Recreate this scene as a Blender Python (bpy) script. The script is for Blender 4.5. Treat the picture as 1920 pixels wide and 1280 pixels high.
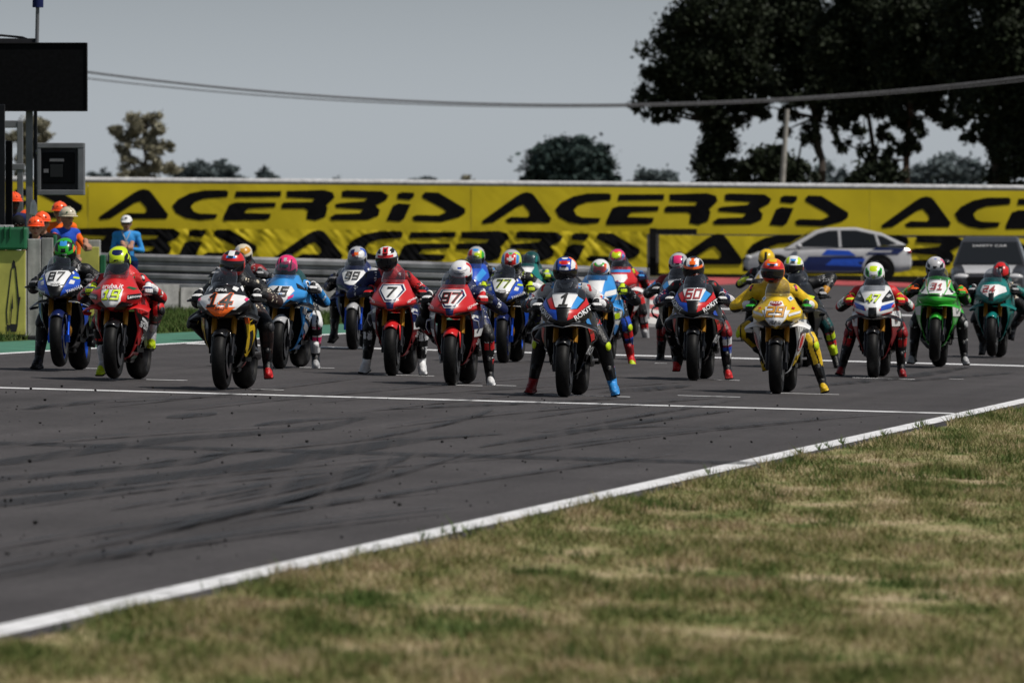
import bpy, bmesh, math, random
import numpy as np
from mathutils import Vector, Matrix, noise as mnoise
from mathutils.geometry import tessellate_polygon
for o in list(bpy.data.objects): bpy.data.objects.remove(o)
scene = bpy.context.scene
COL = scene.collection
rad = math.radians
rng = random.Random(7)

# ------------------------------------------------------------------ camera
F = 18000.0      # focal length of the long lens expressed on a 1920 px wide frame
HZ = 393.0       # height of the horizon in that frame
CH = 1.89        # eye height
T = 0.027        # crossfall of the circuit
cam_data = bpy.data.cameras.new('camera'); cam = bpy.data.objects.new('camera', cam_data); COL.objects.link(cam)
cam.location = (0, 0, CH); cam.rotation_euler = (rad(90) - math.atan((640-HZ)/F), 0, 0)
cam_data.sensor_width = 36.0; cam_data.lens = F/1920*36.0
cam_data.clip_start = 1.0; cam_data.clip_end = 6000
cam_data.dof.use_dof = True; cam_data.dof.focus_distance = 99.0; cam_data.dof.aperture_fstop = 7.1
scene.camera = cam
# ------------------------------------------------------------------ sky, sun, exposure
SUN_EL = rad(57); SUN_AZ = rad(-22)      # from the right, a little on the camera side (angle from +X towards -Y)
world = bpy.data.worlds.new('World'); scene.world = world; world.use_nodes = True
wn = world.node_tree; wn.nodes.clear()
wo = wn.nodes.new('ShaderNodeOutputWorld'); wb = wn.nodes.new('ShaderNodeBackground')
sky = wn.nodes.new('ShaderNodeTexSky'); sky.sky_type = 'NISHITA'; sky.sun_disc = False
sky.sun_elevation = SUN_EL; sky.sun_rotation = rad(90) - SUN_AZ
sky.air_density = 1.0; sky.dust_density = 0.6; sky.ozone_density = 1.0
hs = wn.nodes.new('ShaderNodeHueSaturation'); hs.inputs['Saturation'].default_value = 0.22
tint = wn.nodes.new('ShaderNodeMix'); tint.data_type = 'RGBA'; tint.blend_type = 'MULTIPLY'; tint.inputs[0].default_value = 1.0; tint.inputs[7].default_value = (.91, 1.0, 1.13, 1)   # thin high overcast
wn.links.new(sky.outputs[0], hs.inputs['Color']); wn.links.new(hs.outputs[0], tint.inputs[6]); 
# haze gradient painted into the sky colour: pale horizon, dimmer dome for less fill
wtc = wn.nodes.new('ShaderNodeTexCoord'); wsx = wn.nodes.new('ShaderNodeSeparateXYZ'); wn.links.new(wtc.outputs['Generated'], wsx.inputs[0])
wmr = wn.nodes.new('ShaderNodeMapRange'); wmr.interpolation_type = 'SMOOTHERSTEP'; wmr.inputs['From Min'].default_value = -.006; wmr.inputs['From Max'].default_value = .042; wmr.inputs['To Min'].default_value = 1.32; wmr.inputs['To Max'].default_value = .70
wn.links.new(wsx.outputs['Z'], wmr.inputs['Value'])
wsc = wn.nodes.new('ShaderNodeVectorMath'); wsc.operation = 'SCALE'; wn.links.new(tint.outputs[2], wsc.inputs[0]); wn.links.new(wmr.outputs[0], wsc.inputs['Scale']); wn.links.new(wsc.outputs[0], wb.inputs['Color'])
wb.inputs['Strength'].default_value = 0.085
wn.links.new(wb.outputs[0], wo.inputs[0])
sun_data = bpy.data.lights.new('sun', 'SUN'); sun = bpy.data.objects.new('sun', sun_data); COL.objects.link(sun)
sun_data.energy = 4.6; sun_data.angle = rad(0.5); sun_data.color = (1.0, 0.95, 0.88)
sd = Vector((math.cos(SUN_AZ)*math.cos(SUN_EL), math.sin(SUN_AZ)*math.cos(SUN_EL), math.sin(SUN_EL)))
sun.rotation_euler = sd.to_track_quat('Z', 'Y').to_euler()
vs = scene.view_settings; vs.view_transform = 'Standard'; vs.look = 'None'; vs.exposure = -0.2; vs.gamma = 1.0; vs.use_curve_mapping = False

# ------------------------------------------------------------------ coordinates of the place
def gz(x): return -T*max(-30.0, min(30.0, x))
def G(u, v, dz=0.0):
    s = (v - HZ - T*(u-960))/CH; Y = F/s; X = (u-960)/F*Y
    return Vector((X, Y, gz(X)+dz))
def P(u, v, Y): return Vector(((u-960)/F*Y, Y, CH-(v-HZ)/F*Y))
TD = Vector((0.125, 1.0, 0)).normalized()          # direction of the straight

# ------------------------------------------------------------------ materials
PAL = dict(black=(.0045,.0045,.0055), ink=(.002,.002,.002), white=(.74,.74,.74), red=(.56,.014,.016), dred=(.26,.008,.012), blue=(.012,.07,.46), navy=(.005,.012,.075),
  lblue=(.035,.27,.66), yellow=(.72,.47,.012), fluo=(.56,.72,.012), green=(.025,.36,.025), teal=(.003,.16,.145), dteal=(.004,.055,.055), orange=(.85,.13,.008),
  pink=(.75,.03,.16), grey=(.13,.13,.14), lgrey=(.42,.42,.43), silver=(.55,.55,.56), gold=(.55,.25,.02), brown=(.03,.014,.012), cream=(.62,.55,.42), dgrey=(.022,.022,.025), skin=(.42,.22,.15), dskin=(.07,.035,.025), forange=(.95,.10,.02), dkgreen=(.006,.10,.035))
_m = {}
def nt_new(name):
    m = bpy.data.materials.new(name); m.use_nodes = True
    return m, m.node_tree, m.node_tree.nodes['Principled BSDF']
def node(t, kind, **kw):
    n = t.nodes.new(kind)
    for k, v in kw.items():
        if k in n.inputs: n.inputs[k].default_value = v
        else: setattr(n, k, v)
    return n
def var_color(t, b, c, scale=6.0, lo=.8, hi=1.12, coord='Object', detail=3.0):
    tc = node(t, 'ShaderNodeTexCoord'); nz = node(t, 'ShaderNodeTexNoise', Scale=scale, Detail=detail)
    t.links.new(tc.outputs[coord], nz.inputs['Vector'])
    mr = node(t, 'ShaderNodeMapRange'); mr.inputs['To Min'].default_value = lo; mr.inputs['To Max'].default_value = hi
    mr.inputs['From Min'].default_value = .3; mr.inputs['From Max'].default_value = .7
    t.links.new(nz.outputs['Fac'], mr.inputs['Value'])
    mx = node(t, 'ShaderNodeVectorMath', operation='SCALE'); mx.inputs[0].default_value = c[:3]
    t.links.new(mr.outputs[0], mx.inputs['Scale']); t.links.new(mx.outputs[0], b.inputs['Base Color'])
    return nz
def M(key, kind='paint'):
    k = kind+'_'+key
    if k in _m: return _m[k]
    m, t, b = nt_new(k); c = PAL[key]
    if kind == 'paint':      # lacquered bodywork
        var_color(t, b, c, 5, .9, 1.06); b.inputs['Roughness'].default_value = .32; b.inputs['Specular IOR Level'].default_value = .35; b.inputs['Coat Weight'].default_value = .22; b.inputs['Coat Roughness'].default_value = .08
    elif kind == 'leather':
        nz = var_color(t, b, c, 14, .72, 1.15); b.inputs['Roughness'].default_value = .42; b.inputs['Specular IOR Level'].default_value = .35
        tc = node(t, 'ShaderNodeTexCoord'); cz = node(t, 'ShaderNodeTexNoise', Scale=22.0, Detail=4.0, Distortion=2.2); t.links.new(tc.outputs['Object'], cz.inputs['Vector'])
        bp = node(t, 'ShaderNodeBump', Strength=.38, Distance=.02); t.links.new(cz.outputs['Fac'], bp.inputs['Height']); t.links.new(bp.outputs[0], b.inputs['Normal'])
    elif kind == 'matte':
        var_color(t, b, c, 8, .75, 1.15); b.inputs['Roughness'].default_value = .8; b.inputs['Specular IOR Level'].default_value = .25
    elif kind == 'metal':
        var_color(t, b, c, 12, .8, 1.1); b.inputs['Metallic'].default_value = .85; b.inputs['Roughness'].default_value = .35
    elif kind == 'flat':
        b.inputs['Base Color'].default_value = (*c, 1); b.inputs['Roughness'].default_value = .6
    _m[k] = m; return m
def special(key, fn):
    if key not in _m:
        m, t, b = nt_new(key); fn(t, b); _m[key] = m
    return _m[key]
def _rubber(t, b):
    var_color(t, b, (.0050,.0048,.0048), 25, .6, 1.5); b.inputs['Roughness'].default_value = .55; b.inputs['Specular IOR Level'].default_value = .16
rubber = special('tyre_rubber', _rubber)
def _screen(t, b):
    out = t.nodes['Material Output']; t.nodes.remove(b)
    tr = node(t, 'ShaderNodeBsdfTransparent'); tr.inputs[0].default_value = (.74,.75,.77,1)
    gl = node(t, 'ShaderNodeBsdfGlossy'); gl.inputs['Roughness'].default_value = .06; gl.inputs['Color'].default_value = (.9,.9,.9,1)
    lf = node(t, 'ShaderNodeLayerWeight'); lf.inputs['Blend'].default_value = .5
    lp = node(t, 'ShaderNodeMath', operation='POWER'); lp.inputs[1].default_value = 3.0; t.links.new(lf.outputs['Facing'], lp.inputs[0])
    lw = node(t, 'ShaderNodeMath', operation='MULTIPLY_ADD'); lw.inputs[1].default_value = .55; lw.inputs[2].default_value = .045; t.links.new(lp.outputs[0], lw.inputs[0])
    mx = node(t, 'ShaderNodeMixShader'); t.links.new(lw.outputs[0], mx.inputs[0]); t.links.new(tr.outputs[0], mx.inputs[1]); t.links.new(gl.outputs[0], mx.inputs[2])
    t.links.new(mx.outputs[0], out.inputs[0])
screen_m = special('smoked_screen', _screen)
def _glass(t, b):
    b.inputs['Base Color'].default_value = (.008,.009,.010,1); b.inputs['Roughness'].default_value = .07; b.inputs['Specular IOR Level'].default_value = .5
glass_m = special('dark_glass', _glass)
def _visor(t, b):
    b.inputs['Base Color'].default_value = (.006,.006,.008,1); b.inputs['Roughness'].default_value = .1
visor_m = special('visor_dark', _visor)
def _carbon(t, b):
    var_color(t, b, (.014,.014,.015), 60, .6, 1.5); b.inputs['Roughness'].default_value = .33
carbon = special('carbon_fibre', _carbon)

# ------------------------------------------------------------------ mesh helpers
class MB:
    def __init__(s): s.v = []; s.f = []; s.mi = []
    def add(s, vs, fs, mi=0):
        o = len(s.v); s.v += [tuple(p) for p in vs]; s.f += [tuple(i+o for i in f) for f in fs]; s.mi += [mi]*len(fs); return s
    def box(s, c, d, mi=0, rot=None):
        c = Vector(c); hx, hy, hz = d[0]/2, d[1]/2, d[2]/2
        vs = [Vector((x, y, z)) for x in (-hx, hx) for y in (-hy, hy) for z in (-hz, hz)]
        if rot is not None: vs = [rot @ p for p in vs]
        return s.add([p+c for p in vs], [(0,1,3,2),(4,6,7,5),(0,4,5,1),(2,3,7,6),(0,2,6,4),(1,5,7,3)], mi)
    def grid(s, fn, nu, nv, mi=0, closed_u=False):
        vs = [fn(i/(nu if closed_u else nu-1), j/(nv-1)) for j in range(nv) for i in range(nu)]
        fs = []
        for j in range(nv-1):
            for i in range(nu if closed_u else nu-1):
                i2 = (i+1) % nu; fs.append((j*nu+i, j*nu+i2, (j+1)*nu+i2, (j+1)*nu+i))
        return s.add(vs, fs, mi)
    def tube(s, pts, rs, n=10, mi=0, cap=True):
        pts = [Vector(p) for p in pts]
        if not hasattr(rs, '__len__'): rs = [rs]*len(pts)
        vs = []; fs = []; up = None
        for k, p in enumerate(pts):
            d = (pts[min(k+1, len(pts)-1)] - pts[max(k-1, 0)]).normalized()
            if up is None: up = Vector((0,0,1)) if abs(d.z) < .9 else Vector((0,1,0))
            a = d.cross(up).normalized(); b = a.cross(d).normalized(); up = b
            for i in range(n):
                t = 2*math.pi*i/n; vs.append(p + (a*math.cos(t)+b*math.sin(t))*rs[k])
        for k in range(len(pts)-1):
            for i in range(n): fs.append((k*n+i, k*n+(i+1)%n, (k+1)*n+(i+1)%n, (k+1)*n+i))
        if cap: fs.append(tuple(range(n-1,-1,-1))); fs.append(tuple(range((len(pts)-1)*n, len(pts)*n)))
        return s.add(vs, fs, mi)
    def capsule(s, a, b, ra, rb, n=12, mi=0):
        a = Vector(a); b = Vector(b); d = (b-a); L = d.length
        d = d/L if L > 1e-6 else Vector((0,0,1))
        pts = []; rs = []
        for k in range(4): t = k/4*math.pi/2; pts.append(a - d*ra*math.cos(t)); rs.append(max(ra*math.sin(t), ra*.05))
        pts.append(a); rs.append(ra); pts.append(b); rs.append(rb)
        for k in range(1, 5): t = k/4*math.pi/2; pts.append(b + d*rb*math.sin(t)); rs.append(max(rb*math.cos(t), rb*.05))
        return s.tube(pts, rs, n, mi)
    def ellipsoid(s, c, r, nu=16, nv=10, mi=0, rot=None):
        c = Vector(c)
        def fn(u, v):
            t = 2*math.pi*u; p = math.pi*(v*.98+.01)
            q = Vector((r[0]*math.sin(p)*math.cos(t), r[1]*math.sin(p)*math.sin(t), -r[2]*math.cos(p)))
            return c + (rot @ q if rot is not None else q)
        s.grid(fn, nu, nv, mi, True)
        n = len(s.v); s.f.append(tuple(range(n-nu*nv+nu-1, n-nu*nv-1, -1))); s.f.append(tuple(range(n-nu, n))); s.mi += [mi, mi]; return s
    def lathe_x(s, prof, c, n=32, mi=0, closed=True):   # profile of (x, r) round an axis along x
        m = len(prof); c = Vector(c); vs = []; fs = []
        for i in range(n):
            t = 2*math.pi*i/n
            for (x, r) in prof: vs.append(c + Vector((x, r*math.cos(t), r*math.sin(t))))
        for i in range(n):
            for j in range(m if closed else m-1):
                fs.append((i*m+j, i*m+(j+1)%m, ((i+1)%n)*m+(j+1)%m, ((i+1)%n)*m+j))
        return s.add(vs, fs, mi)
    def mesh(s, name, mats):
        me = bpy.data.meshes.new(name); me.from_pydata(s.v, [], s.f)
        for m in mats: me.materials.append(m)
        if len(mats) > 1: me.polygons.foreach_set('material_index', s.mi)
        return me
    def build(s, name, mats, parent=None, smooth=True, normals=True, angle=40):
        if not isinstance(mats, (list, tuple)): mats = [mats]
        me = s.mesh(name, mats)
        if normals:
            bm = bmesh.new(); bm.from_mesh(me); bmesh.ops.recalc_face_normals(bm, faces=bm.faces); bm.to_mesh(me); bm.free()
        if smooth: smooth_mesh(me, angle)
        return link(name, me, parent)
def smooth_mesh(me, angle=40):
    me.polygons.foreach_set('use_smooth', [True]*len(me.polygons))
    try: me.set_sharp_from_angle(angle=rad(angle))
    except Exception: pass
def link(name, data, parent=None):
    o = bpy.data.objects.new(name, data); COL.objects.link(o)
    if parent is not None: o.parent = parent
    return o
def tag(o, label=None, cat=None, group=None, kind=None):
    if label: o['label'] = label
    if cat: o['category'] = cat
    if group: o['group'] = group
    if kind: o['kind'] = kind
    return o
def empty(name, loc=(0,0,0), rot=(0,0,0)):
    o = bpy.data.objects.new(name, None); COL.objects.link(o); o.location = loc; o.rotation_euler = rot; o.empty_display_size = .2; return o
def solidify(o, t, off=0):
    md = o.modifiers.new('thickness', 'SOLIDIFY'); md.thickness = t; md.offset = off; return o
def lerp(a, b, t): return a+(b-a)*t
def interp(x, xs, ys):
    return float(np.interp(x, xs, ys))
# flat print: polygons or lettering in 2D, cut fine and laid on a surface function S(a,b,off)
def sub2d(vs, fs, L):
    bm = bmesh.new(); bv = [bm.verts.new((p[0], p[1], 0)) for p in vs]
    for f in fs:
        try: bm.faces.new([bv[i] for i in f])
        except ValueError: pass
    bmesh.ops.triangulate(bm, faces=bm.faces)
    for _ in range(5):
        e = [e for e in bm.edges if e.calc_length() > L]
        if not e: break
        bmesh.ops.subdivide_edges(bm, edges=e, cuts=1); bmesh.ops.triangulate(bm, faces=bm.faces)
    bm.verts.index_update()
    out = [tuple(v.co[:2]) for v in bm.verts], [tuple(v.index for v in f.verts) for f in bm.faces]; bm.free(); return out
def poly2d(pts, L=.03):
    tris = tessellate_polygon([[Vector((p[0], p[1], 0)) for p in pts]])
    return sub2d(pts, tris, L)
_tc = {}
def text2d(s, size, bold=.0, shear=0.0, wide=1.0, L=.03):
    k = (s, bold, shear)
    if k not in _tc:
        cu = bpy.data.curves.new('t', 'FONT'); cu.body = s; cu.size = 1; cu.offset = bold; cu.shear = shear; cu.resolution_u = 3; cu.fill_mode = 'FRONT'
        ob = bpy.data.objects.new('t', cu); COL.objects.link(ob)
        dg = bpy.context.evaluated_depsgraph_get(); me = ob.evaluated_get(dg).to_mesh()
        vs = [tuple(v.co[:2]) for v in me.vertices]; fs = [tuple(p.vertices) for p in me.polygons]
        ob.evaluated_get(dg).to_mesh_clear(); bpy.data.objects.remove(ob); bpy.data.curves.remove(cu)
        a = np.array(vs); lo = a.min(0); hi = a.max(0); c = (lo+hi)/2
        _tc[k] = ([((x-c[0])/.69, (y-c[1])/.69) for x, y in vs], fs)
    vs, fs = _tc[k]
    return sub2d([(x*size*wide, y*size) for x, y in vs], fs, L)
DIG={'0':[[(0,0),(0,1),(.6,1),(.6,0),(0,0)]],'1':[[(.08,.78),(.30,1),(.30,0)],[(.05,0),(.55,0)]],'2':[[(0,1),(.6,1),(.6,.5),(0,.5),(0,0),(.6,0)]],'3':[[(0,1),(.6,1),(.6,0),(0,0)],[(.18,.5),(.6,.5)]],
 '4':[[(.45,0),(.45,1),(0,.32),(.68,.32)]],'5':[[(.6,1),(0,1),(0,.55),(.6,.55),(.6,0),(0,0)]],'6':[[(.6,1),(0,1),(0,0),(.6,0),(.6,.55),(0,.55)]],'7':[[(0,1),(.6,1),(.22,0)]],'8':[[(0,0),(0,1),(.6,1),(.6,0),(0,0)],[(0,.52),(.6,.52)]],'9':[[(.6,.47),(0,.47),(0,1),(.6,1),(.6,0),(0,0)]]}
def digits2d(s, h, w, wide=1.0, shear=.18, L=.02):
    # bold squared race numbers built from strokes of width w (in units of the digit height)
    out=[]; x0=0.0; adv=.6+.34
    W=len(s)*adv-.34
    for ch in s:
        for pl in DIG[ch]:
            for a_,b_ in zip(pl[:-1],pl[1:]):
                a_=Vector(a_); b_=Vector(b_); d=(b_-a_).normalized(); n=Vector((-d.y,d.x))*w/2; e=d*w/2*.96
                q=[a_-e+n,a_-e-n,b_+e-n,b_+e+n]
                out.append(sub2d([((p.x+x0-W/2+(p.y-.5)*shear)*h*wide*.86,(p.y-.5)*h*.86) for p in q],[(0,1,2,3)],L))
        x0+=adv
    return out
def xf(geo, cx, cy, rot=0.0, mirror=False):
    c, s_ = math.cos(rot), math.sin(rot); vs, fs = geo
    return [(cx + x*c - y*s_, cy + x*s_ + y*c) for x, y in vs], fs
def lay(geos, S, off, name, mat, parent, step=0.0):
    mb = MB()
    for k, (vs, fs) in enumerate(geos): mb.add([S(a, b, off+step*k) for a, b in vs], fs)
    return mb.build(name, mat, parent, smooth=True, normals=False)
# ================================================================== THE SETTING
def _asphalt(t, b):
    tc = node(t, 'ShaderNodeTexCoord'); mp = node(t, 'ShaderNodeMapping'); mp.inputs['Rotation'].default_value = (0, 0, rad(7.1))
    t.links.new(tc.outputs['Object'], mp.inputs['Vector'])
    st = node(t, 'ShaderNodeMapping'); st.inputs['Scale'].default_value = (1.6, .05, 1); t.links.new(mp.outputs[0], st.inputs['Vector'])
    n1 = node(t, 'ShaderNodeTexNoise', Scale=1.3, Detail=5.0); t.links.new(st.outputs[0], n1.inputs['Vector'])
    n2 = node(t, 'ShaderNodeTexNoise', Scale=45.0, Detail=4.0, Roughness=.8); t.links.new(tc.outputs['Object'], n2.inputs['Vector'])
    n3 = node(t, 'ShaderNodeTexNoise', Scale=.35, Detail=4.0); t.links.new(tc.outputs['Object'], n3.inputs['Vector'])
    r1 = node(t, 'ShaderNodeMapRange'); r1.inputs['From Min'].default_value=.3; r1.inputs['From Max'].default_value=.7; r1.inputs['To Min'].default_value=.82; r1.inputs['To Max'].default_value=1.16
    r2 = node(t, 'ShaderNodeMapRange'); r2.inputs['From Min'].default_value=.3; r2.inputs['From Max'].default_value=.7; r2.inputs['To Min'].default_value=.4; r2.inputs['To Max'].default_value=1.75
    r3 = node(t, 'ShaderNodeMapRange'); r3.inputs['From Min'].default_value=.3; r3.inputs['From Max'].default_value=.7; r3.inputs['To Min'].default_value=.85; r3.inputs['To Max'].default_value=1.15
    for n, r in ((n1,r1),(n2,r2),(n3,r3)): t.links.new(n.outputs['Fac'], r.inputs['Value'])
    m1 = node(t, 'ShaderNodeMath', operation='MULTIPLY'); m2 = node(t, 'ShaderNodeMath', operation='MULTIPLY')
    t.links.new(r1.outputs[0], m1.inputs[0]); t.links.new(r2.outputs[0], m1.inputs[1]); t.links.new(m1.outputs[0], m2.inputs[0]); t.links.new(r3.outputs[0], m2.inputs[1])
    n4 = node(t, 'ShaderNodeTexNoise', Scale=13.0, Detail=5.0, Roughness=.75); t.links.new(tc.outputs['Object'], n4.inputs['Vector'])
    r4 = node(t, 'ShaderNodeMapRange'); r4.inputs['From Min'].default_value=.3; r4.inputs['From Max'].default_value=.7; r4.inputs['To Min'].default_value=.70; r4.inputs['To Max'].default_value=1.32; t.links.new(n4.outputs['Fac'], r4.inputs['Value'])
    m3 = node(t, 'ShaderNodeMath', operation='MULTIPLY'); t.links.new(m2.outputs[0], m3.inputs[0]); t.links.new(r4.outputs[0], m3.inputs[1])
    sc = node(t, 'ShaderNodeVectorMath', operation='SCALE'); sc.inputs[0].default_value = (.050,.046,.047); t.links.new(m3.outputs[0], sc.inputs['Scale'])
    t.links.new(sc.outputs[0], b.inputs['Base Color']); b.inputs['Roughness'].default_value = .85; b.inputs['Specular IOR Level'].default_value = .25
    bp = node(t, 'ShaderNodeBump', Strength=.6, Distance=.01); t.links.new(n2.outputs['Fac'], bp.inputs['Height']); t.links.new(bp.outputs[0], b.inputs['Normal'])
asphalt_m = special('asphalt', _asphalt)
def _paintline(t, b):
    tc = node(t, 'ShaderNodeTexCoord'); nz = node(t, 'ShaderNodeTexNoise', Scale=4.0, Detail=6.0, Roughness=.7); t.links.new(tc.outputs['Object'], nz.inputs['Vector'])
    cr = node(t, 'ShaderNodeValToRGB'); cr.color_ramp.elements[0].position=.3; cr.color_ramp.elements[0].color=(.34,.34,.34,1); cr.color_ramp.elements[1].position=.52; cr.color_ramp.elements[1].color=(.74,.74,.75,1)
    t.links.new(nz.outputs['Fac'], cr.inputs[0]); t.links.new(cr.outputs[0], b.inputs['Base Color']); b.inputs['Roughness'].default_value=.6
line_m = special('white_road_paint', _paintline)
def soil_colors(t, b, cols, scale=1.0, rough=.9):
    tc = node(t, 'ShaderNodeTexCoord'); mp = node(t, 'ShaderNodeMapping'); mp.inputs['Scale'].default_value=(scale*1.9, scale*.55, 0); t.links.new(tc.outputs['Object'], mp.inputs['Vector'])
    n1 = node(t, 'ShaderNodeTexNoise', Scale=1.0, Detail=6.0, Roughness=.62); t.links.new(mp.outputs[0], n1.inputs['Vector'])
    gi = node(t, 'ShaderNodeNewGeometry')
    ad = node(t, 'ShaderNodeMath', operation='MULTIPLY_ADD'); ad.inputs[1].default_value=.20; ad.inputs[2].default_value=-.10; t.links.new(gi.outputs['Random Per Island'], ad.inputs[0])
    a2 = node(t, 'ShaderNodeMath', operation='ADD'); t.links.new(ad.outputs[0], a2.inputs[0]); t.links.new(n1.outputs['Fac'], a2.inputs[1])
    cr = node(t, 'ShaderNodeValToRGB'); e = cr.color_ramp.elements
    e[0].position = cols[0][0]; e[0].color = (*cols[0][1], 1); e[1].position = cols[-1][0]; e[1].color = (*cols[-1][1], 1)
    for p, c in cols[1:-1]: k = e.new(p); k.color = (*c, 1)
    t.links.new(a2.outputs[0], cr.inputs[0]); t.links.new(cr.outputs[0], b.inputs['Base Color']); b.inputs['Roughness'].default_value = rough; b.inputs['Specular IOR Level'].default_value=.2
GC = [(.28,(.045,.068,.015)),(.40,(.092,.118,.030)),(.48,(.175,.172,.064)),(.56,(.29,.245,.125)),(.65,(.36,.285,.18)),(.76,(.20,.135,.082))]
grass_m = special('dry_grass', lambda t, b: soil_colors(t, b, GC))
GC2 = [(.30,(.030,.060,.012)),(.5,(.055,.095,.02)),(.7,(.11,.12,.04))]
grass2_m = special('green_grass', lambda t, b: soil_colors(t, b, GC2, 1.6))
SC = [(.3,(.04,.045,.015)),(.5,(.085,.075,.035)),(.7,(.14,.105,.065))]
soil_m = special('dry_soil', lambda t, b: soil_colors(t, b, SC))

def sheet(name, poly, mat, dz, parent=None, kind=None):
    mb = MB(); mb.add([(p[0], p[1], gz(p[0])+dz) for p in poly], [tuple(range(len(poly)))])
    o = mb.build(name, mat, parent, smooth=False)
    if kind: o['kind'] = kind
    return o
# ground to the horizon
mb = MB(); xs = [-3000,-30,30,3000]; ys = [-200,60,300,5000]
mb.add([(x, y, gz(x)) for y in ys for x in xs], [(j*4+i, j*4+i+1, (j+1)*4+i+1, (j+1)*4+i) for j in range(3) for i in range(3)])
ground = mb.build('ground', soil_m, None, smooth=False); ground['kind'] = 'structure'
R0 = G(0, 1184); RE = G(1920, 752); rs_ = (RE.x-R0.x)/(RE.y-R0.y)
L0 = G(0, 664); LE = G(800, 617); ls_ = (LE.x-L0.x)/(LE.y-L0.y)
def xr(Y): return R0.x + rs_*(Y-R0.y)
def xl(Y): return L0.x + ls_*(Y-L0.y)
road = sheet('road', [(xl(10)-.1,10),(xr(10)+.42,10),(xr(280)+.42,280),(29.5,282),(29.5,284.5),(xl(170)-.1,284.5),(xl(165)-.1,165)], asphalt_m, .004, None, 'structure')
def ribbon(name, pts, w, mat, dz, parent, side=None):
    mb = MB(); vs = []; n = len(pts)
    for k, p in enumerate(pts):
        d = pts[min(k+1,n-1)]-pts[max(k-1,0)]; d.z = 0; d.normalize(); q = Vector((d.y,-d.x,0))
        ww = w[k] if hasattr(w,'__len__') else w
        for s in (-.5,.5):
            a = p + q*ww*s; vs.append((a.x, a.y, gz(a.x)+dz))
    mb.add(vs, [(2*k,2*k+1,2*k+3,2*k+2) for k in range(n-1)])
    return mb.build(name, mat, parent, smooth=False)
ribbon('edge_line', [Vector((xr(y)+.0, y, 0)) for y in np.linspace(12,285,60)], .2, line_m, .008, road)
ribbon('edge_line', [Vector((xl(y), y, 0)) for y in np.linspace(12,168,40)], .17, line_m, .008, road)
def across(name, v_at_0, dy, u0, u1):
    a = G(u0, v_at_0+T*(u0-0)); b = G(u1, v_at_0+T*u1); Y = a.y
    return sheet(name, [(a.x,Y-dy/2),(b.x,Y-dy/2),(b.x,Y+dy/2),(a.x,Y+dy/2)], line_m, .0085, road)
Ys = G(0,728).y
sheet('start_line', [(xl(Ys)+.1,Ys-.26),(xr(Ys)-.1,Ys-.26),(xr(Ys)-.1,Ys+.26),(xl(Ys)+.1,Ys+.26)], line_m, .0085, road)
Y2 = G(1920,687).y
sheet('grid_line', [(xl(Y2)+.1,Y2-.5),(xr(Y2)-.1,Y2-.5),(xr(Y2)-.1,Y2+.5),(xl(Y2)+.1,Y2+.5)], line_m, .0085, road)
for (u0, u1, v) in ((1020,1180,743),(1272,1386,744),(1440,1570,739),(1602,1712,710.5),(1780,1806,711.5),(1340,1386,713.5),(272,347,713.5),(470,533,731.5),(560,628,690.5),(700,815,704.5),(800,905,723),(930,968,724),(330,352,714),(1228,1250,682),(160,200,692)):
    a = G(u0, v); b = G(u1, v); Y = (a.y+b.y)/2
    sheet('grid_mark', [(a.x,Y-.09),(b.x,Y-.09),(b.x,Y+.09),(a.x,Y+.09)], line_m, .0085, road)
for (u0, u1, v) in ((1180,1240,588),(1330,1400,580),(1680,1740,592)):
    a = G(u0, v); b = G(u1, v); Y = (a.y+b.y)/2
    sheet('grid_mark', [(a.x,Y-1.2),(b.x,Y-1.2),(b.x,Y+1.2),(a.x,Y+1.2)], line_m, .0085, road)
def _skid(t, b):
    out = t.nodes['Material Output']; b.inputs['Base Color'].default_value=(.016,.016,.017,1); b.inputs['Roughness'].default_value=.6
    tc = node(t,'ShaderNodeTexCoord'); mp = node(t,'ShaderNodeMapping'); mp.inputs['Scale'].default_value=(7,.09,1); mp.inputs['Rotation'].default_value=(0,0,rad(11)); t.links.new(tc.outputs['Object'], mp.inputs['Vector'])
    nz = node(t,'ShaderNodeTexNoise',Scale=1.0,Detail=5.0); t.links.new(mp.outputs[0], nz.inputs['Vector'])
    mr = node(t,'ShaderNodeMapRange'); mr.inputs['From Min'].default_value=.34; mr.inputs['From Max'].default_value=.66; mr.inputs['To Min'].default_value=.12; mr.inputs['To Max'].default_value=.72; t.links.new(nz.outputs['Fac'], mr.inputs['Value'])
    tr = node(t,'ShaderNodeBsdfTransparent'); mx = node(t,'ShaderNodeMixShader'); t.links.new(mr.outputs[0], mx.inputs[0]); t.links.new(tr.outputs[0], mx.inputs[1]); t.links.new(b.outputs[0], mx.inputs[2]); t.links.new(mx.outputs[0], out.inputs[0])
skid_m = special('rubber_streak', _skid)
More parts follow.
